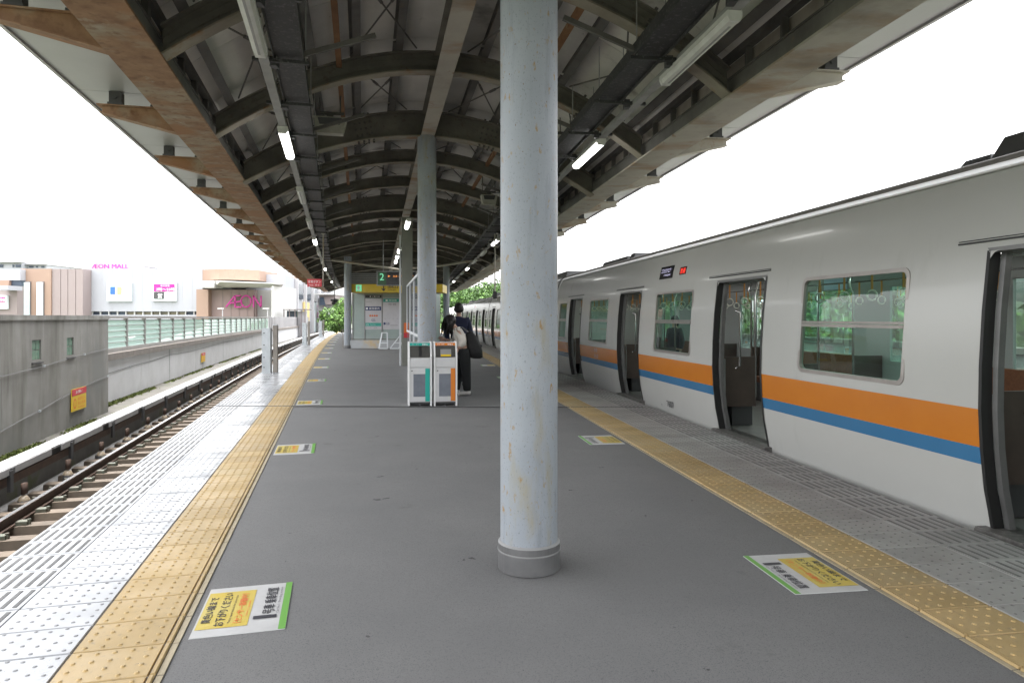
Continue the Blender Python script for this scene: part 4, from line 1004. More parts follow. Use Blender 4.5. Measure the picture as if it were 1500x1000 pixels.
# ================================================================== BARRIER POSTS ON THE WHITE TILES
for i, y in enumerate((19.3, 38.3, 57.0)):
    p, tt, nn = frame(xL, y); q = p + nn * -1.12
    which = ['closest pair, tallest in view', 'middle pair', 'farthest pair'][i]
    t = thing('channel_post', f'pale galvanised channel post with bolt holes on the white tiles, {which}', 'post', (q.x, q.y, 0), 'galvanised posts at the car gaps')
    m = MB(); c = Vector((q.x, q.y, 0)); X_ = Vector((1, .1, 0)).normalized(); Y_ = Vector((-.1, 1, 0)).normalized()
    def bo(a, b, cc, dd_, z0, z1, mb=None): (mb or m).hexa([c + X_ * a + Y_ * cc + Vector((0, 0, z0)), c + X_ * b + Y_ * cc + Vector((0, 0, z0)), c + X_ * b + Y_ * dd_ + Vector((0, 0, z0)), c + X_ * a + Y_ * dd_ + Vector((0, 0, z0)), c + X_ * a + Y_ * cc + Vector((0, 0, z1)), c + X_ * b + Y_ * cc + Vector((0, 0, z1)), c + X_ * b + Y_ * dd_ + Vector((0, 0, z1)), c + X_ * a + Y_ * dd_ + Vector((0, 0, z1))])
    bo(-.15, .08, -.09, -.08, 0.02, 1.26); bo(.07, .08, -.08, .10, .02, 1.26); bo(-.15, -.14, -.08, .10, .02, 1.26); m.build('channel', 'galv', t)
    m = MB(); bo(-.18, .11, -.13, .14, .008, .025); m.build('base_plate', 'galv', t)
    m = MB()
    for z in (.17, .45, .79, 1.12):
        cc = c + X_ * -.09 + Y_ * -.092 + Vector((0, 0, z)); m.tube([cc, cc - Y_ * .006], .018, 8)
    m.build('bolt_holes', 'black', t)
    t = thing('slim_post', f'slim brown post beside the galvanised one on the white tiles, {which}', 'post', (q.x + .19, q.y + .02, 0), 'slim posts at the car gaps')
    m = MB(); c = Vector((q.x + .20, q.y + .02, 0)); bo(-.058, .058, -.055, .055, .02, 1.33); m.build('shaft', 'brown_post', t)
    m = MB(); bo(-.064, .064, -.06, .06, 1.33, 1.35); bo(-.09, .09, -.09, .09, .008, .02); m.build('cap_and_base', 'galv', t)

# ================================================================== RECYCLING BINS
def bin_(x, y, colm, label, text, kind):
    t = thing('recycling_bin', label, 'recycling bin', (x, y, 0), 'recycling bins by the second pillar', math.atan2(.17, 1), local=True)
    Wb = .205
    prof = [(0, 0), (.50, 0), (.50, 1.07), (.47, 1.12), (.17, 1.13), (.125, 1.10), (.0, .86)]
    for s in (-1, 1):
        m = MB(); a, b = (s * Wb, s * (Wb - .028)); a, b = min(a, b), max(a, b)
        m.face([(a, q[0], q[1]) for q in prof][::-1]); m.face([(b, q[0], q[1]) for q in prof])
        for i in range(len(prof)):
            j = (i + 1) % len(prof); m.face([(a, *prof[i]), (a, *prof[j]), (b, *prof[j]), (b, *prof[i])][::-1])
        m.build('side_frame', 'bin_edge', t, recalc=True)
    w_ = Wb - .03
    m = MB(); m.box(-w_, w_, .03, .49, .07, 1.05); m.v = []; m.f = []; m.m = []; m.box(-w_, w_, .03, .49, .07, .85); m.hexa([(-w_, .05, .85), (w_, .05, .85), (w_, .49, .85), (-w_, .49, .85), (-w_, .19, 1.112), (w_, .19, 1.112), (w_, .49, 1.112), (-w_, .49, 1.112)]); m.build('body', 'bin', t)
    m = MB(); m.box(-w_ + .004, w_ - .004, .006, .03, .085, .665); dr = m.build('door', 'bin', t)
    m = MB(); m.box(w_ - .085, w_ - .006, .0015, .006, .088, .66); m.build('colour_stripe', colm, dr)
    m = MB(); m.box(-w_ + .06, w_ - .085, .002, .006, .17, .565); m.build('door_window', 'bin_window', dr)
    m = MB(); m.tube([(-w_ + .035, .0, .62), (-w_ + .035, .008, .62)], .012, 8); m.build('lock', 'dark_grey', dr)
    m = MB(); m.box(-w_ + .004, w_ - .004, .006, .03, .685, .845); m.build('middle_panel', 'bin', t)
    # sloping mouth
    S = lambda f, off: (.0 + .125 * f - off * .88, .86 + .24 * f + off * .47)
    def sp(x0, x1, f0, f1, off):
        a, b = S(f0, off), S(f1, off); return [(x0, a[0] + .006, a[1]), (x1, a[0] + .006, a[1]), (x1, b[0] + .006, b[1]), (x0, b[0] + .006, b[1])]
    m = MB(); m.face(sp(-w_, w_, .0, .80, 0)); m.build('mouth_window', 'bin_mouth', t)
    m = MB()
    if kind == 0: m.face(sp(-.02, .03, .05, .78, .003)); m.build('mouth_post', 'black', t)
    else:
        m.face(sp(-.09, .10, .05, .55, .003)); m.build('mouth_flap', 'grey', t); m = MB(); m.face(sp(-.085, .095, .03, .17, .006)); m.build('yellow_notice', 'sign_yellow', t)
    m = MB(); m.face(sp(-w_, w_, .82, 1.0, .002)); bd = m.build('colour_band', colm, t)
    m = MB(); a = S(.85, .005); add_text(m, text, (-w_ + .03, a[0] + .004, a[1]), (1, 0, 0), (0, .46, .88), .13, .026); add_text(m, '●■▲', (.04, a[0] + .004, a[1]), (1, 0, 0), (0, .46, .88), .10, .022); m.build('band_text', 'white', bd)
    m = MB(); m.tube([(-.0, .02, 0.0), (0, .02, .03)], .02, 8); m.tube([(0, .40, 0.0), (0, .40, .08)], .02, 8); m.box(-w_, w_, .05, .48, .03, .07); m.build('foot', 'dark_grey', t)
bin_(-1.605, 11.92, 'teal', 'recycling bin with a teal band and teal stripe', 'びん・かん', 0)
bin_(-1.165, 11.99, 'orange', 'recycling bin with an orange band and orange stripe', '新聞・雑誌', 1)

# ================================================================== PEOPLE
def skin(name, pts, chains, m, parent, sub=2, root=0):
    me = bpy.data.meshes.new(name); names = list(pts); idx = {n: i for i, n in enumerate(names)}
    off = OFF.get(parent, (0, 0, 0))
    me.from_pydata([(pts[n][0], pts[n][1], pts[n][2]) for n in names], [(idx[a], idx[b]) for ch in chains for a, b in zip(ch[:-1], ch[1:])], [])
    me.materials.append(G[m]); o = bpy.data.objects.new(name, me); COL.objects.link(o); o.parent = parent; OFF[o] = off
    md = o.modifiers.new('skin', 'SKIN'); md.use_smooth_shade = True
    lay = me.skin_vertices[0] if len(me.skin_vertices) else None
    for i, n in enumerate(names):
        r = pts[n][3]; lay.data[i].radius = r if isinstance(r, tuple) else (r, r); lay.data[i].use_root = (i == root)
    s2 = o.modifiers.new('sub', 'SUBSURF'); s2.levels = sub; s2.render_levels = sub
    return o
def ball(mb, c, r, n=10, sx=1, sy=1, sz=1):
    rows = []
    for i in range(n + 1):
        a = math.pi * i / n; rr = math.sin(a)
        rows.append([(c[0] + r * sx * rr * math.cos(2 * math.pi * j / (n * 2)), c[1] + r * sy * rr * math.sin(2 * math.pi * j / (n * 2)), c[2] - r * sz * math.cos(a)) for j in range(n * 2 + 1)])
    mb.grid(rows)
def hand(name, c, dirv, sidev, parent):
    """palm with four fingers and a thumb"""
    c, d, s = Vector(c), Vector(dirv).normalized(), Vector(sidev).normalized(); dn = d.cross(s)
    m = MB(); m.tube([c - d * .02, c + d * .02, c + d * .075], [.022, .034, .036], 8)
    for i, L in enumerate((.062, .074, .068, .052)):
        b = c + d * .07 + s * (-.027 + i * .018); m.tube([b, b + d * L * .55 + dn * .012, b + d * L * .8 + dn * .035], [.009, .0085, .007], 6)
    b = c + d * .02 + s * -.035; m.tube([b, b + d * .035 - s * .018, b + d * .06 - s * .014 + dn * .015], [.011, .010, .008], 6)
    m.build(name, 'skin', parent, smooth=True)

wm = thing('person', 'person with long black hair, cream shirt and black trousers bending over the orange bin', 'person', (-.98, 13.7, 0), local=True)
skin('body', {'pelvis': (.02, 0, .92, .115), 'waist': (-.01, 0, 1.02, .10), 'chest': (-.09, 0, 1.20, .115), 'neck0': (-.165, 0, 1.345, .055), 'neck1': (-.20, 0, 1.40, .05), 'head0': (-.25, 0, 1.45, .085), 'head1': (-.285, 0, 1.50, .092), 'chin': (-.335, 0, 1.415, .05),
  'hr': (.03, -.085, .84, .09), 'kr': (.06, -.09, .47, .065), 'ar': (.085, -.09, .09, .045), 'hl': (.0, .085, .84, .09), 'kl': (-.10, .09, .49, .065), 'al': (-.15, .09, .09, .045),
  'sr': (-.11, -.15, 1.29, .055), 'er': (.025, -.215, 1.06, .042), 'wr': (-.10, -.21, .92, .03), 'sl': (-.15, .15, 1.29, .055), 'el': (-.20, .20, 1.06, .042), 'wl': (-.36, .08, 1.10, .03)},
  [('pelvis', 'waist', 'chest', 'neck0', 'neck1', 'head0', 'head1'), ('head0', 'chin'), ('pelvis', 'hr', 'kr', 'ar'), ('pelvis', 'hl', 'kl', 'al'), ('chest', 'sr', 'er', 'wr'), ('chest', 'sl', 'el', 'wl')], 'skin', wm)
skin('shirt', {'hem': (.03, 0, .90, (.14, .15)), 'waist': (-.005, 0, 1.03, (.135, .13)), 'chest': (-.08, 0, 1.20, (.15, .14)), 'col': (-.15, 0, 1.33, .085), 'sr': (-.10, -.15, 1.29, .075), 'er': (.03, -.215, 1.06, .082), 'cr': (-.06, -.215, .965, .066), 'sl': (-.14, .15, 1.29, .075), 'el': (-.20, .20, 1.06, .065), 'cl': (-.30, .12, 1.085, .05)},
  [('hem', 'waist', 'chest', 'col'), ('chest', 'sr', 'er', 'cr'), ('chest', 'sl', 'el', 'cl')], 'shirt', wm)
skin('trousers', {'w': (.02, 0, .98, (.135, .13)), 'p': (.025, 0, .89, (.15, .15)), 'hr': (.04, -.09, .78, .125), 'kr': (.065, -.095, .46, .105), 'ar': (.085, -.095, .13, .085), 'br': (.085, -.095, .085, .08), 'hl': (-.01, .09, .78, .125), 'kl': (-.10, .095, .47, .105), 'al': (-.15, .095, .13, .09), 'bl': (-.15, .095, .085, .085)},
  [('w', 'p', 'hr', 'kr', 'ar', 'br'), ('p', 'hl', 'kl', 'al', 'bl')], 'trousers', wm)
m = MB(); ball(m, (-.265, 0, 1.49), .122, 10, 1.05, .92, 1.0)
for i in range(70):
    a = random.uniform(0, 6.28); x_, y_ = -.275 + .105 * math.cos(a), .10 * math.sin(a); le = random.uniform(.20, .32)
    m.tube([(x_, y_, 1.53), (x_ - .02 + .02 * math.cos(a), y_ * 1.1, 1.42), (x_ - .06, y_ * 1.05, 1.53 - le * 1.05)], [.02, .018, .006], 5)
m.build('hair', 'hair', wm, smooth=True)
hand('hand', (-.10, -.205, .905), (-.6, .1, -.8), (0, 1, 0), wm); hand('hand', (-.38, .07, 1.11), (-.9, -.2, .3), (0, .3, 1), wm)
for x_, y_ in ((.08, -.09), (-.155, .09)):
    m = MB(); m.tube([(x_ + .075, y_, .045), (x_ + .02, y_, .055), (x_ - .07, y_, .045), (x_ - .15, y_, .032), (x_ - .175, y_, .028)], [.035, .044, .042, .034, .018], 10); m.build('shoe', 'shoe', wm, smooth=True)
# face details
m = MB(); m.tube([(-.365, -.001, 1.475), (-.385, 0, 1.445)], [.008, .012], 6); ball(m, (-.26, -.098, 1.465), .02, 5, .8, .4, 1.3); m.build('nose_and_ear', 'skin', wm, smooth=True)
bp_ = thing('backpack', 'big black backpack hanging low on the back of the bending person', 'backpack', (-.82, 13.70, 1.0), local=True); bp_.scale = (.88, .9, .95)
m = MB()
prof = [(-.28, .10), (-.26, .155), (-.12, .19), (.05, .175), (.20, .13), (.275, .07), (.30, .03)]
rows = []
for z, r in prof: rows.append([(r * .92 * math.copysign(abs(math.cos(a)) ** .7, math.cos(a)) + (.05 - z * .28), r * .95 * math.copysign(abs(math.sin(a)) ** .7, math.sin(a)), z) for a in [k * math.pi / 10 for k in range(21)]])
m.grid(rows); m.face([rows[0][k] for k in range(20)][::-1]); m.face([rows[-1][k] for k in range(20)]); m.build('bag_body', 'bag', bp_, smooth=True)
m = MB(); m.tube([(.17, -.12, -.10), (.215, -.05, -.02), (.215, .05, -.02), (.17, .12, -.10)], .035, 8); m.obox((.165, 0, -.15), (.05, 0, 0), (0, .12, 0), (-.01, 0, .09)); m.build('front_pocket', 'bag', bp_, smooth=True)
for y_ in (-.10, .12):
    m = MB(); m.tube([(-.06, y_, .27), (-.20, y_ - .02, .37), (-.32, y_ - .02, .32), (-.36, y_, .15), (-.25, y_, -.05), (-.06, y_, -.17)], .019, 7); m.build('shoulder_strap', 'strap_grey' if y_ < 0 else 'bag', bp_, smooth=True)
m = MB(); m.tube([(-.05, -.03, .285), (-.05, -.02, .34), (-.05, .02, .34), (-.05, .03, .285)], .010, 6); m.build('top_loop', 'bag', bp_)

def standing(loc, label, top, low, hairlen, rz=0, scale=1.0, hand_skin=True):
    t = thing('person', label, 'person', loc, local=True, rz=rz); t.scale = (scale,) * 3
    skin('body', {'pelvis': (0, 0, .95, .12), 'waist': (0, 0, 1.10, .105), 'chest': (0, -.005, 1.30, .125), 'neck0': (0, 0, 1.47, .055), 'neck1': (0, .01, 1.53, .05), 'h0': (0, .015, 1.585, .075), 'h1': (0, .01, 1.66, .085),
      'hr': (.09, 0, .88, .09), 'kr': (.095, .02, .49, .062), 'ar': (.10, -.02, .09, .045), 'hl': (-.09, 0, .88, .09), 'kl': (-.095, .02, .49, .062), 'al': (-.10, .03, .09, .045),
      'sr': (.185, 0, 1.41, .06), 'er': (.245, -.02, 1.13, .045), 'wr': (.24, .05, .90, .032), 'sl': (-.185, 0, 1.41, .06), 'el': (-.245, -.02, 1.13, .045), 'wl': (-.24, .05, .90, .032)},
      [('pelvis', 'waist', 'chest', 'neck0', 'neck1', 'h0', 'h1'), ('pelvis', 'hr', 'kr', 'ar'), ('pelvis', 'hl', 'kl', 'al'), ('chest', 'sr', 'er', 'wr'), ('chest', 'sl', 'el', 'wl')], 'skin', t)
    skin('jacket', {'hem': (0, 0, .90, (.19, .14)), 'waist': (0, 0, 1.08, (.18, .135)), 'chest': (0, 0, 1.30, (.19, .145)), 'yoke': (0, 0, 1.42, (.13, .11)), 'col': (0, 0, 1.49, .07), 'sr': (.185, 0, 1.40, .08), 'er': (.25, -.02, 1.13, .065), 'cr': (.243, .04, .93, .05), 'sl': (-.185, 0, 1.40, .08), 'el': (-.25, -.02, 1.13, .065), 'cl': (-.243, .04, .93, .05)},
      [('hem', 'waist', 'chest', 'yoke', 'col'), ('chest', 'sr', 'er', 'cr'), ('chest', 'sl', 'el', 'cl')], top, t)
    skin('trousers', {'w': (0, 0, 1.0, (.15, .125)), 'p': (0, 0, .92, (.16, .13)), 'hr': (.09, 0, .80, .11), 'kr': (.095, .02, .48, .085), 'br': (.10, -.02, .08, .075), 'hl': (-.09, 0, .80, .11), 'kl': (-.095, .02, .48, .085), 'bl': (-.10, .03, .08, .075)},
      [('w', 'p', 'hr', 'kr', 'br'), ('p', 'hl', 'kl', 'bl')], low, t)
    m = MB(); ball(m, (0, -.012, 1.655), .108, 10, .90, 1.02, 1.06)
    for i in range(40):
        a = random.uniform(0, math.pi); m.tube([(.085 * math.cos(a), -.02 - .085 * math.sin(a), 1.66), (.088 * math.cos(a), -.025 - .085 * math.sin(a), 1.60), (.075 * math.cos(a), -.015 - .07 * math.sin(a), 1.60 - hairlen)], [.016, .014, .006], 5)
    m.build('hair', 'hair', t, smooth=True)
    for s in (-1, 1):
        hand('hand', (s * .24, .055, .875), (0, .12, -1), (0, 1, 0), t)
        m = MB(); ball(m, (s * .094, .02, 1.625), .022, 5, .45, .8, 1.4); m.build('ear', 'skin', t, smooth=True)
        m = MB(); yy = -.02 if s > 0 else .03; m.tube([(s * .10, yy - .07, .045), (s * .10, yy, .055), (s * .105, yy + .10, .042), (s * .108, yy + .18, .026)], [.034, .044, .042, .022], 10); m.build('shoe', 'dark_grey', t, smooth=True)
    m = MB(); m.tube([(0, .10, 1.64), (0, .122, 1.605)], [.008, .014], 6); m.build('nose', 'skin', t, smooth=True)
    return t
standing((-1.20, 15.4, 0), 'person in a navy jacket seen from behind, standing beyond the bending person', 'navy', 'trousers', .04, R(8), 1.07)
standing((3.60, 15.1, .012), 'dark dressed passenger standing inside the train behind a window', 'black', 'trousers', .10, R(120), .90)

# ================================================================== WINDBREAK PANEL BETWEEN PILLAR AND CLAD COLUMN
wb = thing('windbreak', 'translucent windbreak panels in pale frames between the second pillar and the clad column', 'windbreak', (xC(17), 17, 0))
yA, yB, NP = 13.3, 21.95, 4
for i in range(NP):
    a, b = yA + (yB - yA) * i / NP, yA + (yB - yA) * (i + 1) / NP
    m = MB(); strip(m, lambda y, d, z: Vector((xC(y) + d * 1.02, y, z)), [a + .05, b - .05], -.012, .012, 1.16, 2.52); m.build('pane', 'screen_panel', wb)
    m = MB(); f = lambda y, d, z: Vector((xC(y) + d * 1.02, y, z))
    strip(m, f, [a, a + .05], -.03, .03, 1.10, 2.58); strip(m, f, [b - .05, b], -.03, .03, 1.10, 2.58); strip(m, f, [a + .05, b - .05], -.03, .03, 1.10, 1.16); strip(m, f, [a + .05, b - .05], -.03, .03, 2.52, 2.58); m.build('pane_frame', 'screen_frame', wb)
    m = MB(); strip(m, f, [a + .05, b - .05], -.012, .012, .22, 1.06); m.build('lower_panel', 'screen_panel', wb)
    m = MB(); strip(m, f, [a, a + .06], -.028, .028, .005, 1.10); m.build('leg', 'screen_frame', wb)

# ================================================================== STAIRWAY ENCLOSURE
bt = thing('stairway_enclosure', 'grey green stairway enclosure covered with posters under a yellow header band', 'stair enclosure', (-6, 36, 0))
XS = [-8.52, -7.87, -6.94, -5.98, -5.0, -4.1]
for a, b in zip(XS[:-1], XS[1:]):
    m = MB(); m.box(a + .012, b - .012, 36.5, 36.58, .02, 2.84); m.build('wall_panel', 'booth', bt)
    m = MB(); m.box(a - .03, a + .03, 36.46, 36.60, .02, 2.86); m.build('mullion', 'grey', bt)
m = MB(); m.box(-8.56, -8.535, 36.6, 39, .02, 2.84); m.box(-4.14, -4.10, 36.6, 39, .02, 2.84); m.box(-8.56, -4.10, 36.62, 39, 2.865, 2.95); m.build('shell', 'booth', bt)
m = MB(); m.box(-8.25, -3.50, 34.5, 36.7, 2.83, 3.24); hd = m.build('header_band', 'band_yellow', bt)
m = MB(); m.box(-7.88, -7.60, 34.47, 34.5, 2.88, 3.20); m.build('exit_sign', 'led_green', hd)
m = MB(); m.face([(-7.80, 34.465, 2.92), (-7.70, 34.465, 2.92), (-7.70, 34.465, 3.14), (-7.80, 34.465, 3.14)]); m.build('exit_figure', 'white', hd)
m = MB(); add_text(m, '↓', (-6.60, 34.49, 2.88), (1, 0, 0), (0, 0, 1), .20, .30, bold=.02); add_text(m, '改札口', (-6.28, 34.49, 3.03), (1, 0, 0), (0, 0, 1), .50, .15, bold=.01); add_text(m, 'Ticket gate', (-6.28, 34.49, 2.90), (1, 0, 0), (0, 0, 1), .42, .09); add_text(m, '改札口  Ticket gate', (-5.2, 34.49, 2.95), (1, 0, 0), (0, 0, 1), 1.2, .15); m.build('header_text', 'ink', hd)
for i in range(6):
    m = MB(); m.box(-8.2, -6.2, 34.75 + .0, 34.9, 3.27 + i * .095, 3.27 + i * .095 + .06); m.build('louvre', 'grey', bt)
m = MB(); m.box(-8.2, -6.2, 34.92, 36.3, 3.25, 3.86); m.build('louvre_box', 'dark_grey', bt)
def poster(x0, x1, z0, z1, m_, nm='poster'):
    m = MB(); m.box(x0, x1, 36.47, 36.497, z0, z1); return m.build(nm, m_, bt)
pa = poster(-7.85, -6.97, .92, 2.56, 'booth_paper')
def pr(par, x0, x1, z0, z1, m_, nm, y=36.465): m = MB(); m.face([(x0, y, z0), (x1, y, z0), (x1, y, z1), (x0, y, z1)]); m.build(nm, m_, par)
def pt_(par, s_, x0, z0, w_, h_, m_, y=36.46, bold=0): m = MB(); add_text(m, s_, (x0, y, z0), (1, 0, 0), (0, 0, 1), w_, h_, bold=bold); m.build('poster_text', m_, par)
pb = poster(-7.85, -6.97, 2.60, 2.75, 'dark_grey', 'title_strip'); pt_(pb, '◀ ご案内図', -7.62, 2.63, .55, .09, 'white')
pr(pa, -7.83, -6.99, 1.93, 2.14, 'navy_print', 'print_block'); pt_(pa, '■ 乗換案内', -7.80, 1.97, .72, .13, 'white'); pt_(pa, '●●●●', -7.62, 1.60, .45, .10, 'orange_print'); pt_(pa, 'GSL', -7.52, 1.36, .24, .12, 'navy_print')
pr(pa, -7.83, -6.99, 1.09, 1.27, 'bluegreen_print', 'print_block'); pt_(pa, '○ 〜〜', -7.78, 1.13, .5, .08, 'white')
pt_(pa, 'お知らせ', -7.8, 2.36, .30, .07, 'grey'); pt_(pa, '時刻表・運賃', -7.8, .98, .6, .05, 'grey')
pa = poster(-6.90, -6.02, .92, 2.60, 'booth_paper')
pr(pa, -6.88, -6.04, 2.38, 2.56, 'bluegreen_print', 'print_block'); pt_(pa, '■ 時刻表', -6.75, 2.42, .6, .10, 'white'); pt_(pa, '平日・休日', -6.6, 2.2, .40, .11, 'ink'); pt_(pa, '●GB', -6.86, 1.16, .32, .14, 'navy_print'); pr(pa, -6.5, -6.1, 1.12, 1.15, 'grey', 'print_block'); pt_(pa, '・・・・', -6.8, 1.48, .7, .03, 'grey')
poster(-5.9, -5.1, 1.2, 2.4, 'poster_pale'); poster(-4.9, -4.25, 1.2, 2.4, 'booth_paper')
m = MB(); m.box(-8.12, -5.6, 34.2, 34.28, .01, .42); m.build('parapet', 'parapet', bt)
m = MB(); m.tube([(-8.45, 34.25, .02), (-8.12, 34.25, .46), (-5.6, 34.25, .46)], .022, 7); m.tube([(-8.12, 34.25, .02), (-8.12, 34.25, .46)], .02, 7); m.tube([(-8.5, 34.3, .02), (-8.5, 34.3, .95), (-8.5, 36.4, .95)], .02, 7); m.build('handrail', 'brown_post', bt)
fb = thing('folding_barrier', 'white folding barrier frame leaning in front of the stairway enclosure', 'barrier', (-6.2, 33.7, 0))
for x0, dx in ((-6.55, .10), (-6.0, .55)):
    m = MB(); a, b = Vector((x0, 33.6, .03)), Vector((x0 + dx, 33.9, .80)); 
    m.bar(a, b, .06, .03); m.bar(a + Vector((.42, 0, 0)), b + Vector((.25, 0, 0)), .06, .03); m.bar(a.lerp(b, .35), (a + Vector((.42, 0, 0))).lerp(b + Vector((.25, 0, 0)), .35), .06, .05); m.bar(b, b + Vector((.25, 0, 0)), .06, .05)
    m.bar(a, a + Vector((.42, 0, 0)), .1, .05); m.build('frame_leaf', 'screen_frame', fb)
# departure board, pipes and hanging signs
db = thing('departure_board', 'black hanging departure board with a green figure two', 'departure board', (-4.9, 28, 3.1))
m = MB(); m.box(-5.56, -3.9, 28, 28.2, 2.86, 3.46); m.build('casing', 'grey', db)
m = MB(); m.box(-5.50, -3.96, 27.98, 28.0, 2.89, 3.42); m.build('screen', 'led_bg', db)
m = MB(); m.box(-5.50, -5.16, 27.97, 27.979, 2.89, 3.42); m.build('number_panel', 'board_green', db)
m = MB(); add_text(m, '2', (-5.42, 27.965, 3.08), (1, 0, 0), (0, 0, 1), .17, .28, bold=.01); m.build('number_text', 'led_green', db)
m = MB(); add_text(m, '▶', (-5.08, 27.965, 3.20), (1, 0, 0), (0, 0, 1), .10, .09); add_text(m, '普通 コスモスクエア', (-4.88, 27.965, 3.20), (1, 0, 0), (0, 0, 1), .85, .08); m.build('message_text', 'led_orange', db)
m = MB(); m.tube([(-5.3, 28.1, 3.46), (-5.3, 28.1, 4.75)], .02, 6); m.tube([(-4.2, 28.1, 3.46), (-4.2, 28.1, 4.9)], .02, 6); m.build('hanger_tube', 'grey', db)
dp = thing('drain_pipe', 'beige drain pipe sagging across under the canopy in front of the stairway enclosure', 'pipe', (-6, 32, 4))
m = MB(); m.tube([(-9.95, 32, 4.46), (-5.3, 32, 3.80)], .055, 8); m.build('pipe', 'beige_beam', dp)
m = MB(); m.tube([(-5.3, 32, 3.80), (-3.5, 32, 3.95), (-.55, 32, 4.40)], .055, 8); m.build('pipe', 'beige_beam', dp)
def hanging_sign(x, y, z0, z1, w_, h_, mt, text, label, dx=0):
    t = thing('hanging_sign', label, 'sign', (x, y, z0))
    m = MB(); m.tube([(x, y + .03, z0), (x, y + .03, z1)], .022, 7); m.build('pole', 'beige_beam', t)
    m = MB(); m.box(x + dx, x + dx + w_, y - .03, y, z0, z0 + h_); m.build('plate', mt, t)
    if text:
        m = MB(); add_text(m, text, (x + dx + .03, y - .035, z0 + h_ * .45), (1, 0, 0), (0, 0, 1), w_ - .06, h_ * .38); add_text(m, 'SOS  押す', (x + dx + .06, y - .035, z0 + h_ * .12), (1, 0, 0), (0, 0, 1), w_ - .12, h_ * .2); m.build('lettering', 'white', t)
hanging_sign(-6.09, 22, 2.54, 4.55, .46, .25, 'sign_red', '非常ボタン', 'red sign hanging on a pole above the platform near the mall side', -.50)
hanging_sign(-.55, 22, 2.15, 4.4, .12, .25, 'dark_grey', '', 'thin pole with a small dark sign hanging beside the train side eave', -.06)
sp = thing('horn_loudspeaker', 'double horn loudspeaker at the top of the red sign pole', 'loudspeaker', (-6.05, 21.9, 4.5))
for s in (-1, 1):
    m = MB(); m.tube([(-6.05 + s * .06, 21.9, 4.44), (-6.05 + s * .26, 21.7, 4.52)], [.05, .13], 12); m.build('horn', 'speaker', sp)
m = MB(); ball(m, (-6.05, 21.9, 4.32), .11, 8); m.tube([(-6.05, 21.93, 4.38), (-6.05, 21.93, 4.78)], .02, 6); m.build('mount', 'speaker', sp, smooth=True)
hc = thing('hanging_camera', 'small black camera hanging on a rod far along the white tile side', 'camera', (-10.4, 40, 2.3))
m = MB(); m.tube([(-10.4, 40, 2.6), (-10.4, 40, 4.3)], .025, 6); m.build('rod', 'dark_steel', hc)
m = MB(); m.tube([(-10.4, 40.2, 2.55), (-10.4, 39.75, 2.38)], [.13, .10], 10); m.box(-10.6, -10.2, 39.9, 40.1, 2.5, 2.62); m.build('casing', 'black', hc)

# ================================================================== SHOPPING MALL ACROSS THE TRACK
def MX(px, y): return (px - 750) * y / 1000
def MZ(py, y): return 1.55 + (465 - py) * y / 1000
def bb(mb, px0, px1, pt, pbm, y0, y1, ref=90, mi=0):
    mb.box(MX(px0, ref), MX(px1, ref), y0, y1, -8 if pbm is None else MZ(pbm, ref), MZ(pt, ref), mi)
def part(par, nm, m_, *a, **k): m = MB(); bb(m, *a, **k); return m.build(nm, m_, par)
mw = thing('shopping_mall', 'large white shopping mall block with a magenta rooftop sign and two wall posters', 'building', (MX(208, 90), 100, -8))
part(mw, 'wall', 'b_white', 120, 296.5, 393.3, 456, 90, 130); part(mw, 'wall', 'b_white', 120, 296.5, 461, None, 90, 130)
m = MB(); bb(m, 120.5, 296, 456, 461, 91, 92); m.build('recess', 'b_glass', mw)
for i in range(14):
    a = 121 + i * 12.5; part(mw, 'window', 'b_glassw' if 4 < i < 12 else 'b_glass', a + .6, a + 11.6, 456.3, 460.8, 90.4, 90.8)
    part(mw, 'window_post', 'b_cream', a - .55, a + .55, 456.05, 460.95, 90.1, 90.7)
for i in range(1, 12):
    part(mw, 'cladding_seam', 'b_grey', 120 + i * 14.7, 120.12 + i * 14.7, 394, 456, 89.985, 89.995)
part(mw, 'sign_panel', 'b_white', 127.5, 197, 383.5, 393.2, 95, 97, ref=95)
m = MB(); m.box(MX(197, 98), MX(228, 98), 98, 98.5, MZ(393, 98), MZ(390.5, 98)); m.hexa([(MX(196, 98), 98, MZ(389, 98)), (MX(228, 98), 98, MZ(393, 98)), (MX(228, 98), 100, MZ(393, 98)), (MX(196, 98), 100, MZ(389, 98)), (MX(196, 98), 98, MZ(387, 98)), (MX(228, 98), 98, MZ(392.4, 98)), (MX(228, 98), 100, MZ(392.4, 98)), (MX(196, 98), 100, MZ(387, 98))]); m.build('roof_slope', 'b_grey', mw)
m = MB(); add_text(m, 'ÆON MALL', (MX(134, 94.9), 94.9, MZ(393.2, 94.9)), (1, 0, 0), (0, 0, 1), 5.1, .62, bold=.05); m.build('sign_lettering', 'magenta', mw)
ps = part(mw, 'poster', 'poster_white', 158.5, 194, 413.5, 441.5, 89.7, 89.98)
part(ps, 'print_block', 'poster_blue', 164, 170.5, 420, 431, 89.6, 89.69); part(ps, 'print_block', 'poster_gold', 174, 180, 420, 431, 89.6, 89.69); part(ps, 'print_block', 'poster_pale', 182.5, 190, 421, 428, 89.6, 89.69); part(ps, 'print_block', 'poster_pale', 168, 191, 434, 438, 89.6, 89.69)
ps = part(mw, 'poster', 'poster_white', 224.5, 259.5, 413.5, 441, 89.7, 89.98)
part(ps, 'print_block', 'magenta', 227.5, 257.5, 416, 427, 89.6, 89.69); part(ps, 'print_block', 'dark_grey', 227.5, 242, 428, 437.5, 89.6, 89.69)
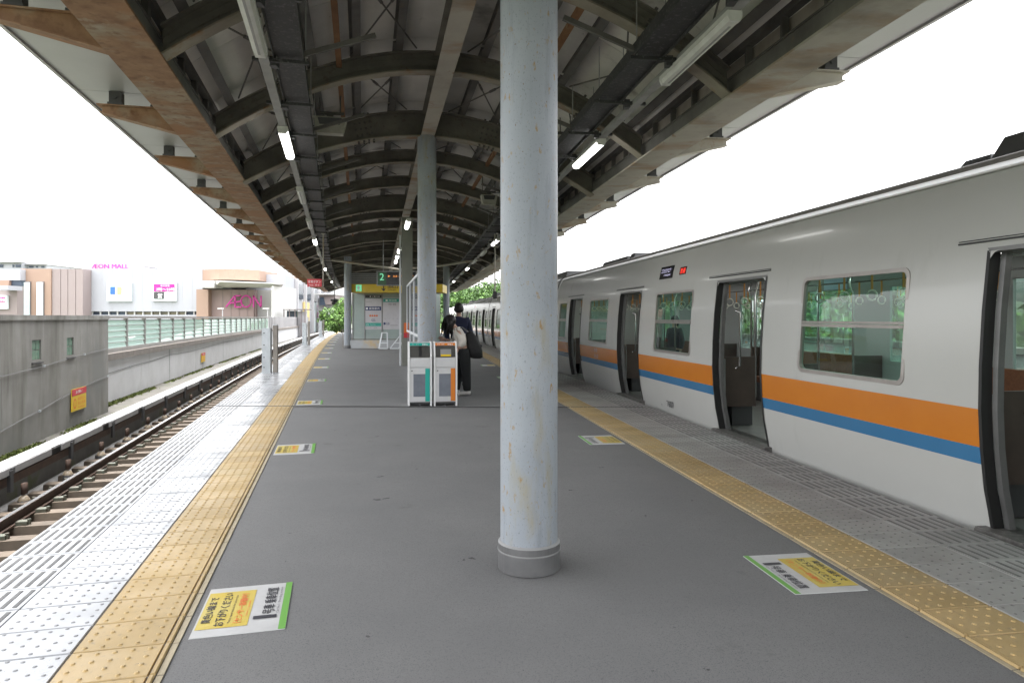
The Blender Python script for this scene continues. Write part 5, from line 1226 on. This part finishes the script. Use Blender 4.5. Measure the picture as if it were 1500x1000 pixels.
m = MB(); add_text(m, '毎日営業', (MX(235, 89.55), 89.55, MZ(419.8, 89.55)), (1, 0, 0), (0, 0, 1), 1.2, .26); add_text(m, '7時〜23時', (MX(229, 89.55), 89.55, MZ(426.0, 89.55)), (1, 0, 0), (0, 0, 1), 2.4, .42, bold=.02); add_text(m, '営', (MX(231, 89.55), 89.55, MZ(436.6, 89.55)), (1, 0, 0), (0, 0, 1), .60, .62); m.build('poster_lettering', 'white', ps)
m = MB(); add_text(m, '食品売場', (MX(244, 89.55), 89.55, MZ(434, 89.55)), (1, 0, 0), (0, 0, 1), 1.1, .28); m.build('poster_lettering', 'grey', ps)
tn = thing('tan_building', 'tan and dusty pink mall wing with two tall white banners', 'building', (MX(75, 88), 100, -8))
part(tn, 'wall', 'b_tan', 30, 74.5, 393.5, None, 88, 128, ref=88)
for a, b in ((74.6, 87), (87.8, 97.5), (98.3, 109), (109.8, 119.9)): part(tn, 'pink_wall', 'b_pink', a, b, 393.7, None, 88.2, 128, ref=88)
part(tn, 'wall_groove', 'b_groove', 74.8, 118, 394, None, 88.5, 127, ref=88)
for a, b, tx in ((35.7, 45, 'あおぞら通り'), (55.8, 64.5, 'みどり広場')):
    fr = part(tn, 'banner_frame', 'b_groove', a - .6, b + .7, 412.3, None, 87.85, 87.99, ref=88); part(fr, 'banner', 'poster_white', a, b, 413.5, None, 87.7, 87.84, ref=88)
    for i, ch in enumerate(tx): m = MB(); add_text(m, ch, (MX(a + 2.5, 87.6), 87.6, MZ(421.5 + i * 7.3, 87.6)), (1, 0, 0), (0, 0, 1), .36, .36); m.build('banner_character', 'poster_pale', fr)
ml = thing('white_building', 'white mall building at the far edge with a dark corner window and pink sign', 'building', (MX(-10, 86), 100, -8))
part(ml, 'wall', 'b_white', -90, 29.5, 394, 410.5, 87, 120, ref=87); part(ml, 'wall', 'b_pink', -90, 29, 419, None, 86.5, 120, ref=87); part(ml, 'tan_band', 'b_tan', -90, 14.5, 410.6, 419, 86.8, 120, ref=87)
part(ml, 'window', 'b_glass', 15, 29, 410.9, 418.6, 87.2, 89, ref=87); part(ml, 'white_canopy', 'b_white', 7, 29, 419.1, 425.5, 84, 86.45, ref=86)
ps = part(ml, 'pink_sign', 'poster_white', -20, 13, 432.5, 452.5, 86.1, 86.4, ref=86.4); part(ps, 'print_block', 'magenta', -18, 10, 435, 442.5, 86.0, 86.09, ref=86.4)
m = MB(); add_text(m, 'SHOPPING', (MX(-14, 85.95), 85.95, MZ(441.5, 85.95)), (1, 0, 0), (0, 0, 1), 1.95, .42, bold=.04); m.build('sign_lettering', 'white', ps)
ap = thing('apartment_block', 'pale distant rooftop block rising behind the tan mall wing', 'building', (MX(25, 170), 175, -8))
part(ap, 'wall', 'b_white', -40, 32, 384.5, None, 170, 190, ref=170); part(ap, 'wall', 'b_white', 32, 60, 387, None, 172, 190, ref=170); part(ap, 'roof', 'b_grey', -41, 33, 383.3, 384.4, 169, 191, ref=170); part(ap, 'roof', 'b_grey', 32.5, 61, 386, 386.9, 171, 190.5, ref=170)
for a, b in ((0, 5), (19, 21), (23.5, 31), (35, 41), (45, 47.5), (53, 57)): part(ap, 'window', 'b_glass', a, b, 387.5, 391.5, 169.8, 169.98, ref=170) if a < 32 else part(ap, 'window', 'b_glass', a, b, 388.8, 391, 171.8, 171.98, ref=170)
en = thing('mall_entrance', 'mall entrance block with a cream canopy frame and big magenta lettering on a brown wall', 'building', (MX(356, 88), 95, -8))
m = MB()
x0, x1 = MX(296.6, 90), MX(379.5, 90)
N = 12
pts = [(x0 + (x1 - x0) * i / N, 88.0 - 2.2 * math.sin(math.pi * (i / N)) + 2.0) for i in range(N + 1)]
for (xa, ya), (xb, yb) in zip(pts[:-1], pts[1:]): m.hexa([(xa, ya, MZ(411, 90)), (xb, yb, MZ(411, 90)), (xb, 110, MZ(411, 90)), (xa, 110, MZ(411, 90)), (xa, ya, MZ(395, 90)), (xb, yb, MZ(395.5, 90)), (xb, 110, MZ(395.5, 90)), (xa, 110, MZ(395, 90))])
m.build('drum_wall', 'b_tan', en)
m = MB()
def fq(x, y, z): return (MX(x, y), y, z)
zt, zl = MZ(411.3, 84), MZ(421.5, 84)
m.hexa([(MX(322, 84), 84, MZ(412.6, 84)), (MX(415.5, 84), 84, MZ(416.2, 84)), (MX(412, 90), 90, MZ(421.6, 90)), (MX(312, 90), 90, MZ(421.6, 90)), (MX(322, 84), 84, MZ(411, 84)), (MX(415.5, 84), 84, MZ(414.6, 84)), (MX(412, 90), 90, MZ(414.5, 90)), (MX(312, 90), 90, MZ(411.2, 90))]); m.box(MX(296.8, 87), MX(316, 87), 86.5, 92, MZ(421.5, 87), MZ(411.2, 87))
m.build('canopy', 'b_cream', en)
m = MB(); m.box(MX(413, 88), MX(416, 88), 84.2, 93, -8, MZ(418.6, 84)); m.build('end_fin', 'b_cream', en)
m = MB(); m.box(MX(296.8, 90), MX(314, 90), 88.2, 92, -8, MZ(421.7, 84)); m.build('tan_wall', 'b_tan', en)
m = MB(); m.box(MX(314, 90), MX(375, 90), 89.2, 92, -8, MZ(421.7, 84)); bw = m.build('brown_wall', 'b_brown', en)
m = MB(); m.box(MX(375, 90), MX(412.5, 90), 90.5, 92, -8, MZ(421.7, 84)); m.build('inner_wall', 'b_grey', en)
m = MB()
for px in range(326, 375, 12): m.box(MX(px, 89.2), MX(px + .5, 89.2), 89.14, 89.19, -8, MZ(423, 89))
m.build('wall_joint', 'b_pink', bw)
# magenta letters from bars
m = MB(); yy = 88.7; L = lambda px, py: Vector((MX(px, yy), yy, MZ(py, yy)))
def br_(a, b, w_=.17): m.bar(L(*a), L(*b), .16, w_, up=(0, 1, 0))
br_((331, 449.5), (344, 433)); br_((344.5, 432.6), (344.5, 450)); br_((344.5, 433), (353, 433)); br_((337, 444), (353, 441)); br_((344.5, 449.6), (354, 449.6))
m.tube([L(360.5 + 7.2 * math.cos(a), 441.3 + 8.4 * math.sin(a)) for a in [k * math.pi / 10 for k in range(21)]], .095, 6, cap=False)
br_((371.5, 450), (371.5, 433)); br_((371.5, 433), (382.5, 450)); br_((382.5, 450), (382.5, 433)); m.build('big_lettering', 'magenta', en)
for px in (322, 388):
    lp = thing('lamp_post', f'thin lamp post before the mall entrance, standing {"by the tan wall" if px < 350 else "by the cream fin"}', 'lamp post', (MX(px, 78), 78, -8), 'lamp posts before the mall entrance')
    m = MB(); m.tube([(MX(px + 4, 78), 78, -8), (MX(px + 4, 78), 78, MZ(452, 78))], .05, 6); m.build('pole', 'b_grey', lp)
    m = MB(); m.box(MX(px - 2.5, 78), MX(px + 5, 78), 77.8, 78.2, MZ(452.5, 78), MZ(451, 78)); m.build('head', 'b_cream', lp)
# receding wing
rx0, rx1 = Vector((MX(416.5, 93), 93, 0)), Vector((MX(489, 150), 150, 0)); ru = (rx1 - rx0); RL = ru.length; ru.normalize(); rn = Vector((ru.y, -ru.x, 0))
wg = thing('mall_wing', 'long white mall wing running away behind the entrance with dark top windows and banners', 'building', tuple(rx0))
def wbox(s0, s1, z0, z1, o0, o1, nm, m_):
    m = MB(); P = lambda s, o, z: rx0 + ru * s + rn * o + Vector((0, 0, z)); m.hexa([P(s0, o0, z0), P(s0, o1, z0), P(s1, o1, z0), P(s1, o0, z0), P(s0, o0, z1), P(s0, o1, z1), P(s1, o1, z1), P(s1, o0, z1)]); return m.build(nm, m_, wg)
wbox(0, RL, -8, 7.4, -5, 0, 'wall', 'b_white')
m = MB(); m.box(MX(380, 97), MX(416, 97), 97, 98, -8, MZ(400, 97)); m.build('wall', 'b_white', wg)
for i in range(6): wbox(10 + i * 8, 14.5 + i * 8, 4.4, 6.6, 0.02, .25, 'window', 'b_glass'); wbox(8 + i * 8, 8.6 + i * 8, -8, 7.3, .02, .5, 'pilaster', 'b_grey')
wbox(3, 6, 1.0, 2.6, .02, .2, 'window', 'b_glass')
b_ = wbox(15.2, 20.5, -1, 4, .03, .3, 'orange_banner', 'poster_gold'); b_ = wbox(27, 32, -1, 4.2, .03, .3, 'white_banner', 'poster_white')
m = MB(); P0 = rx0 + ru * 29 + rn * .4
for i, ch in enumerate('セール'): m = MB(); add_text(m, ch, P0 + Vector((0, 0, 2.9 - i * 1.4)), ru, (0, 0, 1), 1.6, 1.1, bold=.1); m.build('banner_character', 'magenta', b_)
fs = thing('steel_frame_shed', 'low grey steel framed shed in front of the mall wing', 'shed', (MX(434, 86), 86, -8))
for px in (419, 427, 435, 444, 449.5): part(fs, 'post', 'b_groove', px, px + .9, 454, None, 85, 85.2, ref=86)
part(fs, 'roof_beam', 'b_groove', 418.5, 450.6, 452.6, 453.9, 84.8, 88, ref=86); part(fs, 'cladding', 'b_glass', 420, 434.8, 455, None, 86, 86.3, ref=86); part(fs, 'cladding', 'b_grey', 436, 449, 456, None, 86, 86.3, ref=86)
gb = thing('grey_building', 'grey brown angular building with slanted dark glazing beyond the mall wing', 'building', (MX(478, 120), 122, -8))
part(gb, 'wall', 'b_grey', 466, 489, 437, None, 120, 130, ref=120); part(gb, 'upper_wall', 'b_pink', 470, 492, 432, 446, 119, 128, ref=120); part(gb, 'roof', 'b_cream', 465, 493, 430.6, 431.9, 118, 131, ref=120)
m = MB(); m.face([(MX(468, 118.9), 118.9, MZ(447, 119)), (MX(477, 118.9), 118.9, MZ(447, 119)), (MX(474, 118.9), 118.9, MZ(435, 119)), (MX(468, 118.9), 118.9, MZ(435, 119))]); m.build('slanted_window', 'b_glass', gb)
part(gb, 'window', 'b_glass', 469, 481, 459, 463, 119.8, 119.95, ref=120)

# ================================================================== VEGETATION
def leaves(name, blobs, size, parent=None, kind=None, weights=(5, 4, 2)):
    m = MB()
    for (cx_, cy_, cz_, rx, ry, rz_, n) in blobs:
        for i in range(n):
            while True:
                p = Vector((random.uniform(-1, 1), random.uniform(-1, 1), random.uniform(-1, 1)))
                if .25 < p.length < 1: break
            p = p * (p.length ** -.35)
            c = Vector((cx_ + p.x * rx, cy_ + p.y * ry, cz_ + p.z * rz_)); s_ = size * random.uniform(.5, 1.3)
            a = Vector((random.gauss(0, 1), random.gauss(0, 1), random.gauss(0, 1))).normalized(); b = a.cross(Vector((random.gauss(0, 1), random.gauss(0, 1), random.gauss(0, 1)))).normalized()
            mi = random.choices((0, 1, 2), weights)[0]
            m.face([c - a * s_, c - b * s_ * .6, c + a * s_, c + b * s_ * .6], mi)
    return m.build(name, LEAF, parent, kind=kind)
# wooded hill beyond the platform end and bank behind the far track
hm = MB(); rows = []
for j in range(13):
    y = 118 + j * 8; rows.append([(x, y, -8 + 14.6 * math.exp(-((y - 160) / 26) ** 2) * (1 / (1 + math.exp(-(x + 30) / 7))) * (.85 + .15 * math.sin(x * .13))) for x in range(-50, 170, 6)])
hm.grid(rows); hm.build('hill', 'ground', kind='structure', smooth=True)
bl = []
for i in range(330):
    x = random.uniform(-30, 4) if i < 200 else random.uniform(4, 110); y = random.uniform(128, 165)
    h = -8 + 14.6 * math.exp(-((y - 160) / 26) ** 2) * (1 / (1 + math.exp(-(x + 30) / 7))); r = random.uniform(1.6, 3.2)
    bl.append((x, y, h + r * .4, r * 1.1, r * 1.1, r, 240 if x < 5 else 60))
leaves('wood', bl, .30, kind='stuff')
bl = []
for i in range(130):
    y = random.uniform(0, 110); d = random.uniform(13, 24); p = sR(y, d, 0); r = random.uniform(1.2, 2.2); bl.append((p.x, p.y, random.uniform(-3, 1.6) + (d - 13) * .12, r * 1.2, r * 1.2, r, 160))
leaves('bank_trees', bl, .22, kind='stuff', weights=(1, 3, 7))
bk = MB(); strip(bk, sR, frange(-10, 120, 10), 10, 40, -8, -2.5); bk.build('bank', 'ground', kind='structure')
def tree(label, x, y, z0, h, r, n, size, wts=(2, 4, 4)):
    t = thing('tree', label, 'tree', (x, y, z0))
    m = MB(); m.tube([(x, y, z0), (x + .1, y, z0 + h * .4), (x - .1, y + .1, z0 + h * .8)], [r * .10, r * .07, r * .03], 7)
    for k in range(5): a = k * 1.26; zz = z0 + h * (.4 + .08 * k); m.tube([(x, y, zz), (x + math.cos(a) * r * .4, y + math.sin(a) * r * .4, zz + r * .35)], [r * .04, r * .015], 5)
    m.build('trunk', 'bark', t)
    bl = [(x + random.uniform(-.5, .5) * r, y + random.uniform(-.5, .5) * r, z0 + h * random.uniform(.55, .98), r * random.uniform(.35, .6), r * random.uniform(.35, .6), r * random.uniform(.3, .5), n // 8) for _ in range(8)]
    leaves('crown', bl, size, t, weights=wts)
tree('bright green bush leaning over the far end of the board fence', -16.9, 66, -4, 4.9, .8, 2000, .09, (1, 4, 4))
tree('light green tree behind the slim distant pillar on the mall side', -24.8, 98, -6, 10.2, 3.0, 3000, .20, (0, 3, 6))
tree('mid green tree farther back beside the grey building', -29.5, 112, -7, 10.0, 2.8, 2600, .22, (1, 4, 4))
